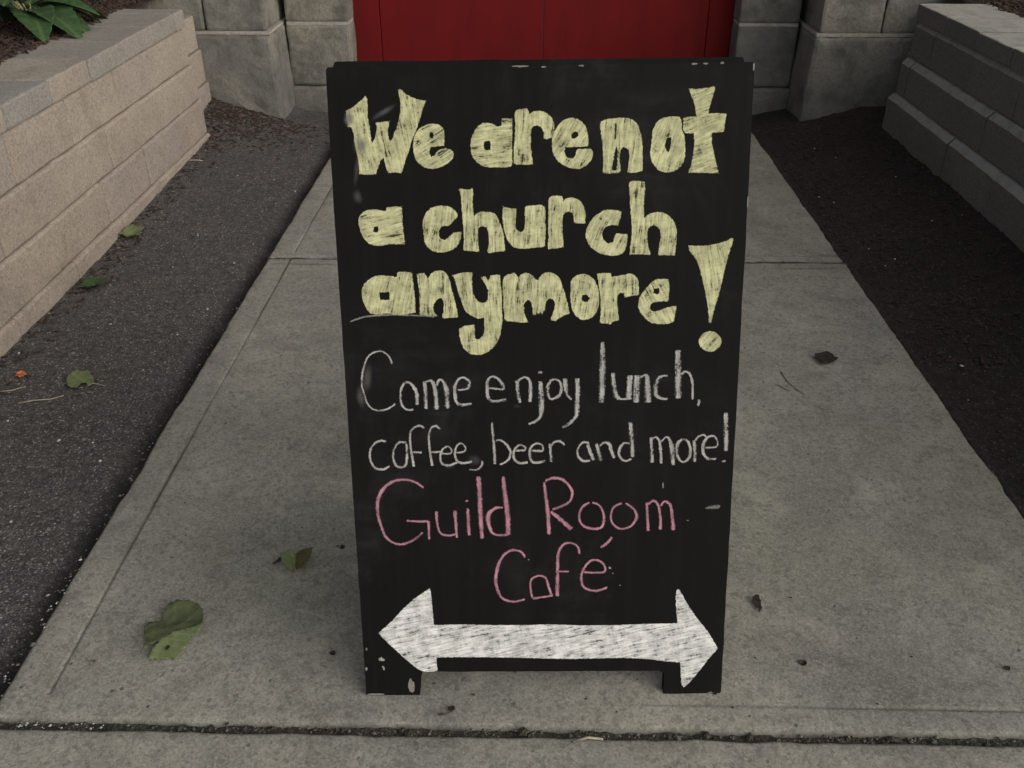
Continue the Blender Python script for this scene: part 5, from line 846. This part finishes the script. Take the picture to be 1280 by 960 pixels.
# dark dead leaf on the right of the path
g = traced_leaf("fallen_leaf", [(0.8055, 2.2735), (0.8224, 2.2845), (0.847, 2.2973), (0.8604, 2.2817), (0.8615, 2.2605), (0.8705, 2.255), (0.8566, 2.2428), (0.8398, 2.2321), (0.8171, 2.2247), (0.8121, 2.2454)], lambda x, y: .004 + 7 * x * x + 3 * y * y, M['dark_leaf'], None, (.838, 2.26), .6, seed=7)
g.location = (.838, 2.26, .001); tag(g, "small dark dead leaf on the path to the right of the sign", "leaf")
g = traced_leaf("leaf_scrap", [(0.4404, 1.3172), (0.4494, 1.3271), (0.455, 1.3207), (0.4549, 1.3048), (0.4523, 1.2859), (0.4464, 1.2796), (0.4444, 1.292), (0.4395, 1.3013)], lambda x, y: .003 + 20 * x * x + 3 * y * y, M['dark_leaf'], None, (.448, 1.303), .6, seed=8, step=.003)
g.location = (.448, 1.303, .001); tag(g, "crumpled brown leaf scrap on the path near the lower right corner of the sign", "leaf scrap")
for (x, y, s_, rz, lab) in ((-.383, 1.452, .013, 20, "tiny dark leaf scrap just right of the curled olive leaf"), (-.35, 1.165, .012, 70, "tiny dark leaf scrap beside the lower left edge of the sign"),
                          (.50, 1.16, .016, -40, "narrow dark leaf scrap on the path right of the sign foot"), (.33, 1.09, .009, 10, "dark crumb right beside the right foot of the sign"),
                          (.86, 1.155, .012, 40, "dark crumb on the path at the far lower right"), (-.125, 1.047, .014, 60, "dark curled scrap on the path in front of the sign gap")):
    g = leaf_mesh("leaf_scrap", oval, s_, lambda x, y: .06 + 1.2 * x * x, M['dark_leaf'], None, seed=8, thick=.0004)
    g.location = (x, y, .001); g.rotation_euler = (0, 0, math.radians(rz)); tag(g, lab, "leaf scrap")
# orange petal
g = tag(empty("fallen_blossom", (-1.392, 2.143, z_left(-1.392, 2.143) + .004), 0), "small orange blossom on the asphalt near the foot of the tan wall", "blossom")
for i in range(5):
    p_ = leaf_mesh("petal", oval, .020, lambda x, y: .25 + 1.4 * x * x - .8 * y, M['orange'], g, seed=i, thick=.0004)
    a = i * 1.256; p_.location = (.006 * math.cos(a), .006 * math.sin(a), .002); p_.rotation_euler = (.5, 0, a - 1.57)
# twigs and straws
def gl(x, y): return z_left(x, y) + .003
def twig(pts, r, mat, lab, cat="twig"): tag(tube("twig" if cat == "twig" else "straw", pts, r, mat), lab, cat)
twig([(-1.335, 2.005, gl(-1.335, 2.005)), (-1.30, 2.02, gl(-1.3, 2.02) + .002), (-1.262, 2.035, gl(-1.262, 2.035)), (-1.235, 2.052, gl(-1.235, 2.05))], .0022, M['straw'], "pale dry stalk on the asphalt below the light green leaf", "straw")
twig([(-1.415, 2.06, gl(-1.415, 2.06)), (-1.385, 2.07, gl(-1.385, 2.07)), (-1.355, 2.09, gl(-1.355, 2.09))], .0018, M['straw'], "pale bent stalk below the orange blossom", "straw")
twig([(-1.06, 1.085, -.01), (-1.00, 1.105, -.006), (-.965, 1.112, -.004), (-.935, 1.113, -.006)], .0020, M['straw'], "pale straw reaching over the asphalt at the lower left", "straw")
twig([(.695, 2.19, .002), (.700, 2.14, .002), (.715, 2.10, .002), (.732, 2.07, .002)], .0011, M['twig'], "thin brown twig on the path right of the sign")
twig([(.672, 2.12, .002), (.684, 2.10, .002), (.694, 2.09, .002)], .0010, M['twig'], "short brown twig beside the thin brown one")
twig([(-1.49, 3.90, gl(-1.49, 3.90) + .01), (-1.46, 3.92, gl(-1.46, 3.92) + .006), (-1.435, 3.93, gl(-1.435, 3.93))], .003, M['straw'], "pale stick at the far foot of the tan wall", "straw")
twig([(-.145, 1.035, .001), (-.13, 1.036, .003), (-.118, 1.043, .004)], .0016, M['twig'], "dark curl of twig on the path in front of the sign gap")
twig([(.08, .985, .0015), (.105, .992, .004), (.13, .990, .003)], .0028, M['straw'], "pale splinter lying at the joint in front of the sign", "straw")
# weeds at the foot of the tan wall
for i, (x, y, s_, lab) in enumerate(((-1.455, 3.13, .075, "light green weed at the foot of the tan wall, farther one"), (-1.43, 2.72, .060, "dark green weed at the foot of the tan wall, nearer one"))):
    g = tag(empty("weed", (x, y, z_left(x, y)), 0), lab, "weed")
    for k_ in range(7 if i == 0 else 9):
        a = k_ * 2.4; L_ = s_ * rnd.uniform(.6, 1.0)
        lf = leaf_mesh("leaf", oval, L_, lambda x, y: .1 + .5 * x * x + .25 * (.5 - y) * (y + .5), M['leaf_pale'] if i == 0 else M['leaf_plant'], g, seed=k_, thick=.0004)
        lf.location = (math.cos(a) * L_ * .45, math.sin(a) * L_ * .45, .006); lf.rotation_euler = (.35, 0, a - math.pi / 2)
# broad-leaved plants in the raised bed on the left
def plant(x, y, z, n, L0, lab, seed, amin=0, amax=6.28):
    rg = random.Random(seed)
    g = tag(empty("broadleaf_plant", (x, y, z), 0), lab, "plant", "broad leaved plants in the left raised bed")
    for k_ in range(n):
        a = amin + (amax - amin) * (k_ + rg.random() * .7) / n; L_ = L0 * rg.uniform(.75, 1.1); up = rg.uniform(.05, .75)
        lf = leaf_mesh("leaf", lambda t: (math.sin(math.pi * t ** .85) ** .75) * .30 if 0 < t < 1 else .01, L_, lambda x, y: .35 * abs(x) - .9 * (y + .5) ** 2 * .55, M['leaf_plant'], g, seed=k_ + seed, thick=.0007)
        R_ = Matrix.Rotation(a - math.pi / 2, 3, 'Z') @ Matrix.Rotation(up, 3, 'X')
        base_ = R_ @ Vector((0, -L_ / 2, 0)); st_ = Vector((math.cos(a), math.sin(a), 0)) * .05 + Vector((0, 0, .06 + .09 * up))
        lf.matrix_local = Matrix.Translation(st_ - base_) @ R_.to_4x4()
        tube("stalk", [(0, 0, -.01), tuple(st_ * .55 + Vector((0, 0, .02))), tuple(st_)], .0035, M['stem'], g)
    return g
plant(-1.97, 3.80, .585, 15, .26, "broad-leaved green plant drooping over the cap of the tan wall", 31)
plant(-2.30, 3.45, .585, 14, .27, "broad-leaved green plant farther back in the bed at the top left corner", 32)
